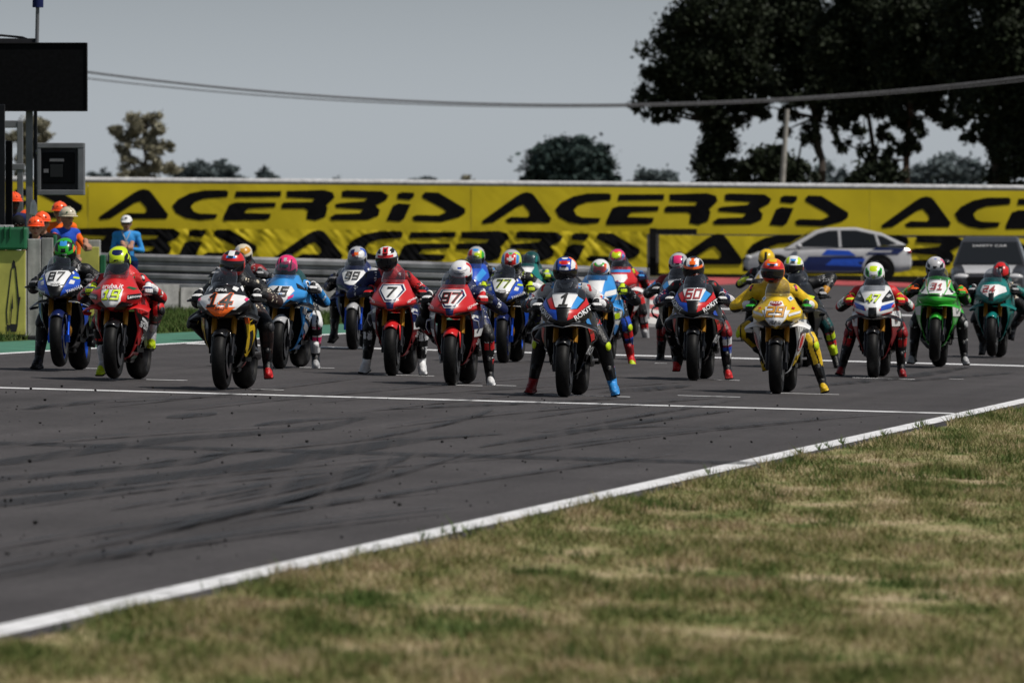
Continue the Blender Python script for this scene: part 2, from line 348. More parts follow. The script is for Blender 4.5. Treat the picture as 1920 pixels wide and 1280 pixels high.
for k, (pts, w) in enumerate(([[(-60,878),(0,870),(210,840),(320,825),(590,805),(680,785)],.34],[[(-60,908),(0,900),(320,872),(445,847)],.3],[[(-60,935),(0,927),(200,907),(450,880),(650,845),(780,825),(940,815)],.38],
      [[(-60,955),(0,947),(250,915)],.3],[[(40,770),(210,750)],.22],[[(320,786),(400,775)],.3],[[(480,800),(560,790),(690,783)],.25],[[(1000,812),(1240,800),(1480,806)],.18],[[(1130,738),(1290,724)],.4],[[(1510,728),(1700,708),(1815,690)],.3],[[(1700,716),(1900,700)],.25],[[(700,770),(980,758),(1180,748)],.25],[[(900,840),(1150,800),(1380,770)],.2],[[(1180,600),(1300,600),(1500,604)],.3],[[(1340,590),(1560,578),(1760,585)],.5])):
    p3 = [G(*p) for p in pts]; fine = []
    for a, b in zip(p3[:-1], p3[1:]): fine += [a.lerp(b, i/4) for i in range(4)]
    fine.append(p3[-1]); n = len(fine); ww = [w*min(1, .25+3*min(i, n-1-i if pts[0][0] >= 0 else n-1-i)/n) for i in range(n)]
    ribbon('tyre_mark', fine, ww, skid_m, .012+.0006*k, road)
ribbon('tar_joint', [G(u, 832+T*u) for u in range(-40, 1500, 80)], 1.0, skid_m, .0105, road)
for k in range(26):      # older faint rubber lines
    y0 = rng.uniform(46,92); L_ = rng.uniform(8,26); x0 = rng.uniform(max(xl(y0),-y0*.055), xr(y0)-1.2); bend = rng.uniform(-.05,.09); pts_ = [Vector((x0+.125*i*L_/10+bend*L_*(i/10)**2, y0+i*L_/10, 0)) for i in range(11)]
    if any(p.x > xr(p.y)-.3 for p in pts_): continue
    ribbon('tyre_mark', pts_, [rng.uniform(.5,.7)*.16*min(1,.3+.3*min(i,10-i)) for i in range(11)], skid_m, .022+.0005*k, road)
# rubber crumbs thrown about on the asphalt
mb = MB()
for i in range(330):
    Y = rng.uniform(50, 96); X = rng.uniform(max(xl(Y), -Y*.056), min(xr(Y)-.3, Y*.056)); r = rng.choice((.003,.004,.005,.006,.009))*rng.uniform(.7,1.3)
    c = Vector((X, Y, gz(X)+.02+r*.5)); a = rng.uniform(0,3)
    mb.box(c, (r*2, r*1.6, r*1.2), 0, Matrix.Rotation(a,3,'Z') @ Matrix.Rotation(a*1.7,3,'X'))
crumbs = mb.build('rubber_crumbs', M('ink','matte'), None, smooth=False); tag(crumbs, 'tiny black rubber crumbs scattered over the asphalt before the start line', 'rubber crumbs', kind='stuff')
# left side of the circuit: painted green strip, grass behind it
def _greenpaint(t, b): var_color(t, b, (.045,.165,.105), 2.5, .65, 1.25, detail=6.0); b.inputs['Roughness'].default_value=.7
gp = special('green_runoff_paint', _greenpaint)
yy = np.linspace(60,166,12)
sheet('painted_strip', [(xl(y)-.085,y) for y in yy]+[(xl(y)-1.8,y) for y in yy[::-1]], gp, .006, None, 'structure')
def blades(name, mat, pts, hlo, hhi, wlo, whi, dz=.0, bend=.6):
    n = len(pts); r = np.random.default_rng(len(name)+n)
    x, y = pts[:,0], pts[:,1]; z = -T*np.clip(x,-30,30)+dz
    ang = r.uniform(0, 2*np.pi, n); h = r.uniform(hlo, hhi, n)*pts[:,2]; w = r.uniform(wlo, whi, n)/2
    dx, dy = np.cos(ang)*w, np.sin(ang)*w; bx, by = r.normal(0, bend, n)*h, r.normal(0, bend, n)*h
    v = np.empty((n,3,3)); v[:,0]=np.stack([x-dx,y-dy,z-.005],1); v[:,1]=np.stack([x+dx,y+dy,z-.005],1); v[:,2]=np.stack([x+bx,y+by,z+h],1)
    me = bpy.data.meshes.new(name); me.vertices.add(3*n); me.vertices.foreach_set('co', v.ravel()); me.loops.add(3*n); me.loops.foreach_set('vertex_index', np.arange(3*n,dtype=np.int32))
    me.polygons.add(n); me.polygons.foreach_set('loop_start', np.arange(0,3*n,3,dtype=np.int32)); me.update(calc_edges=True); me.materials.append(mat)
    return link(name, me)
# right-hand verge
yv = np.linspace(25,140,90); edge = [xr(y)+.24+.10*mnoise.noise((y*.9,3,0))+.08*mnoise.noise((y*3.1,7,0)) for y in yv]
verge = sheet('grass_verge', [(e,y) for e,y in zip(edge,yv)]+[(22,140),(22,25)], grass_m, .010, None, 'structure')
r = np.random.default_rng(3); N = 620000
Y = 1/(r.uniform(1/125, 1/34, N)); 
umax = .0545; xlo = np.interp(Y, yv, edge); xhi = np.maximum(Y*umax+4.0, xlo+.3)
X = xlo + (xhi-xlo)*r.uniform(0,1,N)
clump = np.array([mnoise.noise((a*1.3,b*.45,1.0))+.6*mnoise.noise((a*5,b*1.6,4.0)) for a,b in zip(X[::1],Y[::1])])
keep = r.uniform(0,1,N) < np.clip(.6+.7*clump, .22, 1)
hs_ = np.clip(1+.9*clump, .35, 2.0); near = np.exp(-(X-xlo)/.12); hs_ = hs_*(1+.6*near)
gr = blades('verge_grass', grass_m, np.stack([X,Y,hs_],1)[keep], .018, .05, .006, .012, .01, .7)
tag(gr, 'dry patchy grass growing along the right-hand edge of the track', 'grass', kind='stuff')
# tufts of weed on the line
tp = []
for (u,v) in ((795,1003),(770,1012),(820,998),(1310,890),(1480,842),(1505,838),(1530,832),(1450,850),(640,1040),(545,1075),(1680,800),(1700,798),(1620,815),(400,1110),(1790,778)):
    c = G(u, v); k = rng.randint(20,50)
    for _ in range(k): tp.append((max(c.x+rng.gauss(.1,.10), xr(c.y)+.08), c.y+rng.gauss(0,.35), rng.uniform(.6,1.6)))
tf = blades('edge_weeds', grass2_m, np.array(tp), .025, .06, .006, .012, .01, .5); tag(tf, 'small green weeds sprouting beside the white edge line', 'weeds', kind='stuff')
tp = []
for _ in range(420):
    Y_ = 1/rng.uniform(1/115, 1/38); x0 = xr(Y_)+.3; X_ = x0+rng.random()**1.0*max(.5, Y_*.054-x0); 
    if mnoise.noise((X_*.5, Y_*.12, 9.0)) < -.05: continue
    for _k in range(rng.randint(25,90)): tp.append((X_+rng.gauss(0,.07), Y_+rng.gauss(0,.16), rng.uniform(.5,1.5)))
tf2 = blades('grass_tufts', grass2_m, np.array(tp), .03, .075, .006, .012, .01, .45); tag(tf2, 'darker green tufts scattered through the dry verge', 'grass', kind='stuff')
# left-hand grass
sheet('infield_grass', [(xl(y)-1.8,y) for y in yy]+[(-18,166),(-18,60)], grass2_m, .009, None, 'structure')
N = 60000; Y = r.uniform(108,163.5,N); xh = xl(Y)-1.85; X = xh - r.uniform(0,1,N)**1.3*8
gl = blades('infield_turf', grass2_m, np.stack([X,Y,np.ones(N)],1), .05, .14, .012, .03, .009, .5); tag(gl, 'green grass between the green strip and the low concrete wall', 'grass', kind='stuff')
# kerb in red and white blocks, left edge then bending across to the right
kp = [G(1176,612),G(1180,600),G(1185,585),G(1192,568),G(1202,552),G(1222,541),G(1262,533),G(1330,529),G(1420,530),G(1520,533),G(1640,537),G(1760,541),G(1930,546)]
kerb = empty('kerb', kp[0]); kerb['kind'] = 'structure'
def _kp(c):
    def f(t,b): var_color(t, b, c, 1.5, .6, 1.15, detail=6.0); b.inputs['Roughness'].default_value=.7
    return f
kr = special('kerb_red', _kp((.42,.06,.06))); kw = special('kerb_white', _kp((.62,.6,.58)))
fine = []
for a,b in zip(kp[:-1],kp[1:]):
    n = max(1, int(round((b-a).length/9)))
    fine += [a.lerp(b,i/n) for i in range(n)]
fine.append(kp[-1])
for k in range(len(fine)-1):
    a, b = fine[k], fine[k+1]; d = (b-a); d.z=0; d.normalize(); q = Vector((d.y,-d.x,0)); mb = MB(); w = .75 if k < 7 else 1.1
    c = [a-q*w,a-q*w*.2,a+q*w, b-q*w,b-q*w*.2,b+q*w]; hgt=[.02,.13,.02]*2
    mb.add([(p.x,p.y,gz(p.x)+h) for p,h in zip(c,hgt)]+[(p.x,p.y,gz(p.x)-.05) for p in (c[0],c[2],c[5],c[3])], [(0,1,4,3),(1,2,5,4),(0,6,7,2,1),(3,4,5,8,9),(2,7,8,5),(0,3,9,6)])
    o = mb.build('kerb_block', kr if k%2 or k > 8 else kw, None, smooth=False); o.parent = kerb; o.matrix_parent_inverse = Matrix.Translation(-kp[0])
def child_world(o, root):      # keep world-space geometry when hung below an un-rotated root
    o.parent = root; o.matrix_parent_inverse = Matrix.Translation(-Vector(root.location)); return o

# ------------------------------------------------------------------ banners on the far barrier
def cr(pts, ox=0): return [((x+ox-95)/4.8, (355-y)/4.8 + .0139*(x+ox-95)/4.8) for x,y in pts]
O2 = 1824
GLYPH = [cr([(95,335),(110,322),(400,122),(455,92),(500,82),(548,92),(575,118),(722,312),(708,350),(535,350),(330,350),(306,325),(360,296),(505,300),(528,282),(520,246),(470,192),(420,206),(200,345),(110,356)]),
 cr([(1262,110),(1255,155),(1040,172),(960,200),(925,240),(950,285),(1000,303),(1165,310),(1150,350),(1000,365),(880,345),(790,300),(755,235),(810,175),(920,120),(1050,95),(1240,95)]),
 cr([(1330,105),(1740,105),(1735,155),(1320,160)]), cr([(1270,225),(1330,205),(1690,208),(1685,250),(1440,262),(1405,300),(1645,308),(1635,350),(1590,365),(1220,370),(1215,340)]),
 cr([(-38,105),(300,97),(380,120),(395,165),(318,238),(332,262),(310,340),(220,373),(140,358),(152,280),(120,263),(-80,263),(-85,228),(-60,207),(190,204),(215,175),(-35,162)],O2),
 cr([(460,110),(500,100),(820,110),(880,150),(860,190),(765,238),(802,280),(790,330),(690,370),(370,370),(350,345),(400,315),(620,308),(650,275),(410,257),(395,230),(440,215),(660,200),(690,175),(460,163)],O2),
 cr([(960,135),(1000,120),(1110,125),(1110,160),(1070,190),(960,180)],O2), cr([(920,240),(970,220),(1080,230),(1020,360),(980,385),(860,375)],O2),
 cr([(1180,150),(1210,120),(1330,125),(1570,270),(1570,310),(1510,350),(1350,390),(1110,380),(1090,345),(1130,325),(1330,330),(1400,300),(1370,270),(1190,175)],O2)]
def _banner(t, b):
    var_color(t, b, (.66,.52,.004), .9, .88, 1.08, detail=4.0); b.inputs['Roughness'].default_value=.55
ban_m = special('yellow_banner_cloth', _banner); ban_ink = special('banner_print', lambda t,b: (var_color(t,b,(.004,.004,.005),3,.7,1.4), setattr(b.inputs['Roughness'],'default_value',.8), setattr(b.inputs['Specular IOR Level'],'default_value',.1)))
def banner(label, u0, u1, vt, vb, Y, words, wr, seed, lt):
    # vt(u), vb(u): top and bottom edge; words: start u of each word; lt: letter baseline offset and height
    root = empty('advertising_banner', P((u0+u1)/2, vb((u0+u1)/2), Y)); tag(root, label, 'banner', 'yellow banners on the far barrier')
    def S(u, v, off):
        p = P(u, v, Y); h = (v-vt(u))/max(1,(vb(u)-vt(u)))
        am = max(.15, .6+1.6*mnoise.noise((u*.006, seed*3, 1.7)))
        wr_ = wr*am; w = .03*mnoise.noise((u*.012, v*.012, seed)) + wr_*mnoise.noise((u*.05+v*.035, v*.02, seed+5)) + wr_*.6*mnoise.noise((u*.11-v*.10, v*.05, seed+9))
        w += wr*.9*max(0,1-abs(((u-u0)%118)/118-.5)*7)*(1-h)
        return Vector((p.x, p.y + w - off, p.z))
    mb = MB(); nu = int((u1-u0)/3.5); nv = 22
    mb.grid(lambda a,b: S(lerp(u0,u1,a), lerp(vt(lerp(u0,u1,a)), vb(lerp(u0,u1,a)), b), 0), nu, nv)
    child_world(mb.build('cloth', ban_m), root)
    for w0 in words:
        for g in GLYPH:
            pts = [(w0+x, lt(w0+x)-y*(lt.h/55)) for x,y in g]
            if max(p[0] for p in pts) < u0+2 or min(p[0] for p in pts) > u1-2: continue
            pts = [(min(max(p[0],u0+1),u1-1), p[1]) for p in pts]
            geo = poly2d(pts, 4.0)
            m2 = MB(); m2.add([S(a, b, .012 if wr < .02 else .026) for a,b in geo[0]], geo[1])
            child_world(m2.build('letter', ban_ink, normals=False), root)
class LT:
    def __init__(s, a, b, h): s.a=a; s.b=b; s.h=h
    def __call__(s, u): return s.a+s.b*u
tt = lambda u: 341+.0088*u; tb = lambda u: 433+.0045*u
YB = 290.0
up = LT(410, .0095, 55)
banner('upper yellow banner with black lettering at the far left, behind the big screen', -60, 165, tt, tb, YB, [-533+.0], .006, 1.0, up)
banner('upper yellow banner whose black word starts above the man in blue', 165.5, 883, tt, tb, YB, [185], .006, 2.0, up)
banner('upper yellow banner with black lettering in the middle, above the motorcycle with number 1', 883.5, 1630, tt, tb, YB, [903], .006, 3.0, LT(410,.0105,57))
banner('upper yellow banner with black lettering at the far right, below the tall trees', 1630.5, 2000, tt, tb, YB, [1652], .006, 4.0, LT(411,.0100,57))
banner('lower creased yellow banner with black lettering, left of the dark post', 60, 1213, lambda u: 427+.006*u, lambda u: 498+.012*u, YB-.45, [-206, 512], .055, 5.0, LT(484,.009,55))
banner('lower yellow banner with black lettering, behind the white and blue car', 1236, 2000, lambda u: 428+.010*u, lambda u: 497+.012*u, YB-.45, [1262], .03, 6.0, LT(482,.012,57))
mb = MB(); mb.tube([P(u, tt(u)-5, YB+.5) for u in range(-60,2001,40)], .09, 8)
rl = mb.build('barrier_rail', M('silver','matte')); tag(rl, 'pale top rail running along above the upper yellow banners', 'rail')
mb = MB(); p0 = P(1224,440,YB-.2); mb.box((p0.x, p0.y, (p0.z+gz(p0.x))/2+.1), (.2,.2,p0.z-gz(p0.x)+.2)); p1=P(1290,437,YB-.2); mb.box((( p0.x+p1.x)/2+.1,p0.y-.02,p1.z+.05),(1.4,.16,.16))
bp_ = mb.build('barrier_post', M('black','matte'), smooth=False); tag(bp_, 'dark post standing between the two lower yellow banners', 'post')
# concrete barrier carrying the banners
mb = MB(); pts=[P(u,tt(u)+8,YB+.7) for u in range(-80,2041,106)]
for a,b in zip(pts[:-1],pts[1:]): mb.box(((a.x+b.x)/2, a.y, (a.z+gz(a.x))/2-.1),((b.x-a.x)*.97,.3,a.z-gz(a.x)+.2))
cb = mb.build('concrete_barrier', M('grey','matte'), smooth=False); tag(cb, 'grey concrete barrier hidden behind the yellow banners', 'barrier')

# ------------------------------------------------------------------ low concrete wall with guard rails, left middle distance
def _conc(t, b):
    tc = node(t,'ShaderNodeTexCoord'); n1 = node(t,'ShaderNodeTexNoise',Scale=3.0,Detail=8.0,Roughness=.7); t.links.new(tc.outputs['Object'], n1.inputs['Vector'])
    mp = node(t,'ShaderNodeMapping'); mp.inputs['Scale'].default_value=(9,9,.6); t.links.new(tc.outputs['Object'], mp.inputs['Vector']); n2=node(t,'ShaderNodeTexNoise',Scale=1.0,Detail=5.0); t.links.new(mp.outputs[0], n2.inputs['Vector'])
    ad = node(t,'ShaderNodeMath',operation='ADD'); t.links.new(n1.outputs['Fac'],ad.inputs[0]); t.links.new(n2.outputs['Fac'],ad.inputs[1])
    cr_ = node(t,'ShaderNodeValToRGB'); cr_.color_ramp.elements[0].position=.38; cr_.color_ramp.elements[0].color=(.20,.195,.19,1); cr_.color_ramp.elements[1].position=.62; cr_.color_ramp.elements[1].color=(.46,.445,.43,1)
    hf = node(t,'ShaderNodeMath',operation='MULTIPLY'); hf.inputs[1].default_value=.5; t.links.new(ad.outputs[0],hf.inputs[0]); t.links.new(hf.outputs[0],cr_.inputs[0]); t.links.new(cr_.outputs[0], b.inputs['Base Color']); b.inputs['Roughness'].default_value=.85
    bp = node(t,'ShaderNodeBump',Strength=.3,Distance=.02); t.links.new(n1.outputs['Fac'],bp.inputs['Height']); t.links.new(bp.outputs[0],b.inputs['Normal'])
conc_m = special('weathered_concrete', _conc)
WY = 164.5; xw0 = (120-960)/F*WY; xw1 = (1010-960)/F*WY
wall = empty('low_concrete_wall', (xw0, WY, gz(xw0))); tag(wall, 'low pale concrete wall of butted blocks behind the strip of grass', 'wall')
x = xw0
while x < xw1:
    w = 1.98; mb = MB(); g0 = gz(x+w/2)
    prof = [(-.28,-.05),(-.26,.1),(-.17,.40),(-.16,.43),(.16,.43),(.17,.40),(.26,.1),(.28,-.05)]
    vs = [(x+.01, WY+a, g0+b) for a,b in prof]+[(x+w-.01, WY+a, g0+b) for a,b in prof]; n=8
    mb.add(vs, [(i,(i+1)%n,n+(i+1)%n,n+i) for i in range(n)]+[tuple(range(n)),tuple(range(2*n-1,n-1,-1))])
    child_world(mb.build('concrete_block', conc_m, smooth=False), wall); x += 2.0
rail = empty('guard_rail', (xw0, WY+1.1, gz(xw0))); tag(rail, 'two-tier galvanised guard rail behind the low concrete wall', 'guard rail')
galv = special('galvanised_steel', lambda t,b: (var_color(t,b,(.30,.30,.31),2.5,.45,1.25,detail=6.0), setattr(b.inputs['Roughness'],'default_value',.55), setattr(b.inputs['Metallic'],'default_value',.4)))
for zc in (.50,.80):
    mb = MB(); prof = [(.03,-.155),(-.03,-.11),(-.03,-.05),(.04,-.02),(.04,.02),(-.03,.05),(-.03,.11),(.03,.155)]
    vs=[]; X0=[xw0+i*2.0 for i in range(int((xw1-xw0)/2)+2)]
    for xx in X0: vs += [(xx, WY+.8+a, gz(xx)+zc+b) for a,b in prof]
    fs=[(k*8+i,k*8+i+1,(k+1)*8+i+1,(k+1)*8+i) for k in range(len(X0)-1) for i in range(7)]
    mb.add(vs,fs); solidify(child_world(mb.build('rail_beam', galv, normals=True), rail), .006)
for xx in X0:
    mb=MB(); mb.box((xx, WY+.95, gz(xx)+.45),(.1,.12,1.0)); child_world(mb.build('rail_post', galv, smooth=False), rail)
# ------------------------------------------------------------------ trees beyond the circuit
def leaf_mat(key, c):
    def f(t,b):
        gi = node(t,'ShaderNodeNewGeometry'); mr = node(t,'ShaderNodeMapRange'); mr.inputs['To Min'].default_value=.55; mr.inputs['To Max'].default_value=1.5; t.links.new(gi.outputs['Random Per Island'], mr.inputs['Value'])
        sc = node(t,'ShaderNodeVectorMath',operation='SCALE'); sc.inputs[0].default_value=c; t.links.new(mr.outputs[0], sc.inputs['Scale']); t.links.new(sc.outputs[0], b.inputs['Base Color']); b.inputs['Roughness'].default_value=.7; b.inputs['Specular IOR Level'].default_value=.2
    return special(key, f)
LM = dict(dark=leaf_mat('leaf_dark',(.013,.019,.008)), blue=leaf_mat('leaf_bluegreen',(.026,.044,.040)), pale=leaf_mat('leaf_pale',(.24,.225,.16)), mid=leaf_mat('leaf_mid',(.028,.042,.018)), far=leaf_mat('leaf_far',(.10,.125,.13)))  # pale and far leaf colours are lightened to stand in for distance haze
bark_m = special('bark', lambda t,b: (var_color(t,b,(.035,.026,.020),4,.5,1.4,detail=6.0), setattr(b.inputs['Roughness'],'default_value',.9)))
bark2_m = special('bark_red', lambda t,b: (var_color(t,b,(.075,.040,.026),4,.5,1.4,detail=6.0), setattr(b.inputs['Roughness'],'default_value',.9)))
def tree(name, label, u, Y, blobs, leaf, nleaf, ls, trunk=(), limbs=(), group=None, cat='tree', bark=None, hollow=.35, seed=1):
    vg = HZ + T*(u-960) + CH*F/Y
    if not trunk:      # bushes are leafy down to the ground
        lo = max(b[1] for b in blobs); um = sum(b[0] for b in blobs)/len(blobs); wu = max(abs(b[0]-um)+b[2] for b in blobs)
        blobs = list(blobs)+[(um-wu*.35,(lo+vg)/2,wu*.5,(vg-lo)/2),(um+wu*.35,(lo+vg)/2,wu*.5,(vg-lo)/2)]; nleaf = int(nleaf*1.35)
    else: trunk = ([(trunk[0][0][0], vg+4)]+list(trunk[0]), trunk[1]); limbs = [([(p[0][0], vg+4)]+list(p), q) for p, q in limbs]
    # blobs: (u, v, ru, rv) clump centres as they stand at distance Y, given depth of their own
    r = np.random.default_rng(seed); rr = random.Random(seed); s = Y/F
    base = Vector(((u-960)*s, Y, gz((u-960)*s))); root = empty(name, base); tag(root, label, cat, group)
    vols = np.array([b[2]*b[3]*(b[2]+b[3])/2 for b in blobs], float); vols = vols**.72; cnt = (vols/vols.sum()*nleaf).astype(int)
    cs = []
    for (bu,bv,ru,rv), n in zip(blobs, cnt):
        # many small sub-clumps inside the blob
        k = max(8, int(n/110)); d = r.normal(size=(k,3)); d /= np.linalg.norm(d,axis=1)[:,None]; rad_ = r.uniform(hollow,1.0,k)[:,None]**.6
        sc = d*rad_; sub = sc[r.integers(0,k,n)] + r.normal(size=(n,3))*r.uniform(.10,.24,k)[r.integers(0,k,n)][:,None]
        c = P(bu,bv,Y); dep = (ru+rv)/2*s*.9; off = rr.uniform(-.3,.3)*dep
        cs.append(np.stack([c.x+sub[:,0]*ru*s, c.y+off+sub[:,1]*dep, c.z+sub[:,2]*rv*s],1))
    c = np.concatenate(cs); c = c[c[:,2] > base.z+.1]; n = len(c)
    a = r.normal(size=(n,3)); a /= np.linalg.norm(a,axis=1)[:,None]; b = np.cross(a, r.normal(size=(n,3))); b /= np.linalg.norm(b,axis=1)[:,None]
    l = (ls*r.uniform(.6,1.4,n))[:,None]; v = np.empty((n,4,3)); v[:,0]=c-a*l; v[:,1]=c+b*l*.55; v[:,2]=c+a*l; v[:,3]=c-b*l*.55
    me = bpy.data.meshes.new('crown'); me.vertices.add(4*n); me.vertices.foreach_set('co',(v-np.array(base)).ravel()); me.loops.add(4*n); me.loops.foreach_set('vertex_index',np.arange(4*n,dtype=np.int32)); me.polygons.add(n); me.polygons.foreach_set('loop_start',np.arange(0,4*n,4,dtype=np.int32)); me.update(calc_edges=True); me.materials.append(LM[leaf])
    link('crown', me, root)
    mb = MB()
    def path(pts, r0, r1):
        p3 = [P(a,b,Y)-base for a,b in pts]; f = []
        for i in range(len(p3)-1): f += [p3[i].lerp(p3[i+1],k/3)+Vector((rr.uniform(-.05,.05),rr.uniform(-.2,.2)*(i>0),0)) for k in range(3)]
        f.append(p3[-1])
        mb.tube(f, [lerp(r0,r1,k/(len(f)-1)) for k in range(len(f))], 7)
    if trunk: path(trunk[0], trunk[1], trunk[1]*.35)
    else: mb.tube([(0,0,-.2),(.05,0,1.2),(0,.05,3.0)],[.2,.14,.04],6)
    for pts, rr0 in limbs: path(pts, rr0, rr0*.3)
    # a limb into every clump
    if trunk:
        tp_ = trunk[0][-1]
        for (bu,bv,ru,rv) in blobs:
            k = min(range(len(trunk[0])), key=lambda i: abs(trunk[0][i][1]-(bv+rv*.6))); q = trunk[0][k]
            path([q, ((q[0]+bu)/2+rr.uniform(-6,6),(q[1]+bv)/2), (bu,bv)], trunk[1]*.35, .02)
    mb.build('trunk', bark or bark_m, root)
    return root
TG = 'tall dark trees behind the banners'
tree('broadleaf_tree', 'tall dark tree at the left end of the right-hand row, crown leaning left', 1345, 430,
     [(1330,45,80,58),(1265,110,62,52),(1225,165,42,34),(1215,195,30,22),(1300,170,72,52),(1380,110,62,70),(1395,30,50,45),(1360,205,52,40),(1250,215,26,16),(1345,262,36,40),(1330,315,28,40),(1375,330,36,26),(1300,-20,40,30),(1420,215,26,18),(1430,160,34,30),(1330,120,60,50),(1290,60,50,40),(1352,290,44,36),(1345,340,40,26),(1395,170,40,40)], 'dark', 42000, .115,
     ([(1345,362),(1347,300),(1342,230),(1335,140),(1330,40)],.34), group=TG, seed=11)
tree('broadleaf_tree', 'tall dark tree second from the left in the right-hand row, behind the pale leaning pole', 1510, 436,
     [(1480,35,70,55),(1540,90,64,60),(1455,130,46,46),(1500,175,52,34),(1560,175,44,36),(1440,60,40,50),(1545,230,24,26),(1480,215,20,16),(1500,-30,60,40),(1425,195,20,14),(1510,110,60,50),(1580,130,40,50),(1520,255,22,22),(1470,245,16,14),(1580,215,26,22),(1445,20,50,40)], 'dark', 38000, .115,
     ([(1545,362),(1540,300),(1528,220),(1505,120),(1490,20)],.22), [([(1500,362),(1496,300),(1520,215)],.10)], group=TG, seed=12)
tree('broadleaf_tree', 'slender dark tree with loose crown in the middle of the right-hand row', 1622, 428,
     [(1620,40,66,58),(1640,115,50,50),(1590,150,40,40),(1650,185,40,34),(1605,225,22,28),(1660,250,18,22),(1600,-30,60,40),(1575,265,16,20),(1630,290,20,24),(1640,150,46,40),(1570,80,50,60),(1675,150,34,40),(1620,190,40,26),(1655,310,24,24)], 'dark', 36000, .115,
     ([(1648,362),(1640,290),(1625,200),(1620,110),(1620,20)],.16), [([(1600,362),(1612,300),(1620,220)],.08)], group=TG, seed=13)
tree('broadleaf_tree', 'tall tree with reddish brown trunk in the right-hand row', 1700, 424,
     [(1710,40,64,60),(1740,120,50,52),(1690,130,40,46),(1740,190,34,28),(1680,215,26,24),(1720,255,20,26),(1765,60,44,60),(1715,-30,70,40),(1668,300,22,30),(1720,170,50,36),(1770,150,40,50),(1680,80,50,50),(1700,230,30,22),(1765,215,24,24),(1690,275,22,22)], 'dark', 38000, .115,
     ([(1697,362),(1701,300),(1706,220),(1708,130),(1712,30)],.20), group=TG, bark=bark2_m, seed=14)
tree('broadleaf_tree', 'darkest and densest tree at the right edge of the row', 1860, 420,
     [(1840,30,76,64),(1900,70,66,70),(1800,110,48,54),(1850,140,56,54),(1910,170,56,60),(1820,190,44,38),(1880,235,44,42),(1925,270,40,50),(1880,300,46,40),(1830,255,24,26),(1860,-40,90,50),(1960,100,60,120),(1905,335,50,26),(1790,220,20,24)], 'dark', 56000, .12,
     ([(1872,362),(1866,290),(1858,200),(1850,110),(1846,20)],.28), group=TG, seed=15)
tree('bush', 'dark bushy undergrowth left of the pale leaning pole', 1440, 415, [(1440,312,40,38),(1410,330,34,28),(1480,325,40,32),(1455,290,22,22),(1500,340,30,20)], 'dark', 9000, .14, cat='bush', group='undergrowth below the tall trees', seed=21)
tree('bush', 'dark bushy undergrowth right of the pale leaning pole', 1640, 415, [(1640,335,46,24),(1605,345,30,16),(1680,338,30,22),(1648,315,22,16)], 'dark', 6000, .14, cat='bush', group='undergrowth below the tall trees', seed=22)
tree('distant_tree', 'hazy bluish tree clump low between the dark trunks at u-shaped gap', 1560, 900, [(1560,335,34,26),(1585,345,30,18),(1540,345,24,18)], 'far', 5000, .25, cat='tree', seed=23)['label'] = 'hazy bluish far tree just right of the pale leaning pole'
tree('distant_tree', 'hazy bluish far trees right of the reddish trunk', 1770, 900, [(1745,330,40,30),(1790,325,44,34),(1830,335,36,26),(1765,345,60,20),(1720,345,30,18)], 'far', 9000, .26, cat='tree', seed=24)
tree('round_tree', 'round bluish green tree on the horizon above the number 1 motorcycle', 1066, 620, [(1066,310,70,46),(1020,328,42,26),(1110,318,44,34),(1060,280,40,24),(1095,285,36,22),(1130,338,26,18),(1000,340,26,16)], 'blue', 22000, .19, cat='tree', hollow=.1, seed=31)
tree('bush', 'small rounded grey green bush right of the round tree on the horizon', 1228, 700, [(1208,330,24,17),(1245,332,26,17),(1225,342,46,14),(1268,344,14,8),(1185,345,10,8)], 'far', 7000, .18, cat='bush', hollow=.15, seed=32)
tree('pale_tree', 'pale feathery tree with forked trunk rising above the left banner', 270, 520,
     [(245,232,26,20),(288,235,24,22),(225,248,18,16),(215,245,14,10),(262,258,26,22),(298,262,18,20),(238,275,20,18),(285,285,20,20),(240,300,18,18),(312,275,14,10),(305,310,26,18),(262,315,30,18),(290,325,40,14),(240,330,24,12),(255,222,14,10),(285,218,8,7)], 'pale', 10500, .11,
     ([(274,362),(274,320),(272,280),(270,245),(280,222)],.15), [([(262,362),(250,310),(240,270),(222,250)],.07)], seed=33)
tree('pale_tree', 'pale feathery tree half hidden behind the big screen and its post', 75, 560, [(60,240,28,20),(80,255,20,16),(30,255,24,18),(60,275,26,18),(85,235,10,10),(40,310,20,20)], 'pale', 6000, .13, ([(58,362),(58,300),(60,240)],.14), seed=34)
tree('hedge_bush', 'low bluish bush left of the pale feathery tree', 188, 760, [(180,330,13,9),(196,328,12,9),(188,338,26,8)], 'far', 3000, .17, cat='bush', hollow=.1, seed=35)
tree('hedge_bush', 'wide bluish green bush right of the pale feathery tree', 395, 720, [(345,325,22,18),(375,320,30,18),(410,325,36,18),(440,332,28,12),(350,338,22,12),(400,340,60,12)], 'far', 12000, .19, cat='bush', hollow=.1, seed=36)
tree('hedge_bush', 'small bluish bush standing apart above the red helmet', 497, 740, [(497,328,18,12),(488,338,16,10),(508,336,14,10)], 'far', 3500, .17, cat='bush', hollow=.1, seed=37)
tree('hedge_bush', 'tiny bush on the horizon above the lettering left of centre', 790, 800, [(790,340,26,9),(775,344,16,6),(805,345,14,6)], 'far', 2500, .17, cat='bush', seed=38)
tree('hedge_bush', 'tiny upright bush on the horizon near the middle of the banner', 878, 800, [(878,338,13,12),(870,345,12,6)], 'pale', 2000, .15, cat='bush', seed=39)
tree('hedge_bush', 'tiny sparse bush on the horizon above the gap between two letters', 630, 800, [(632,336,7,7),(640,342,12,5)], 'far', 900, .14, cat='bush', seed=40)
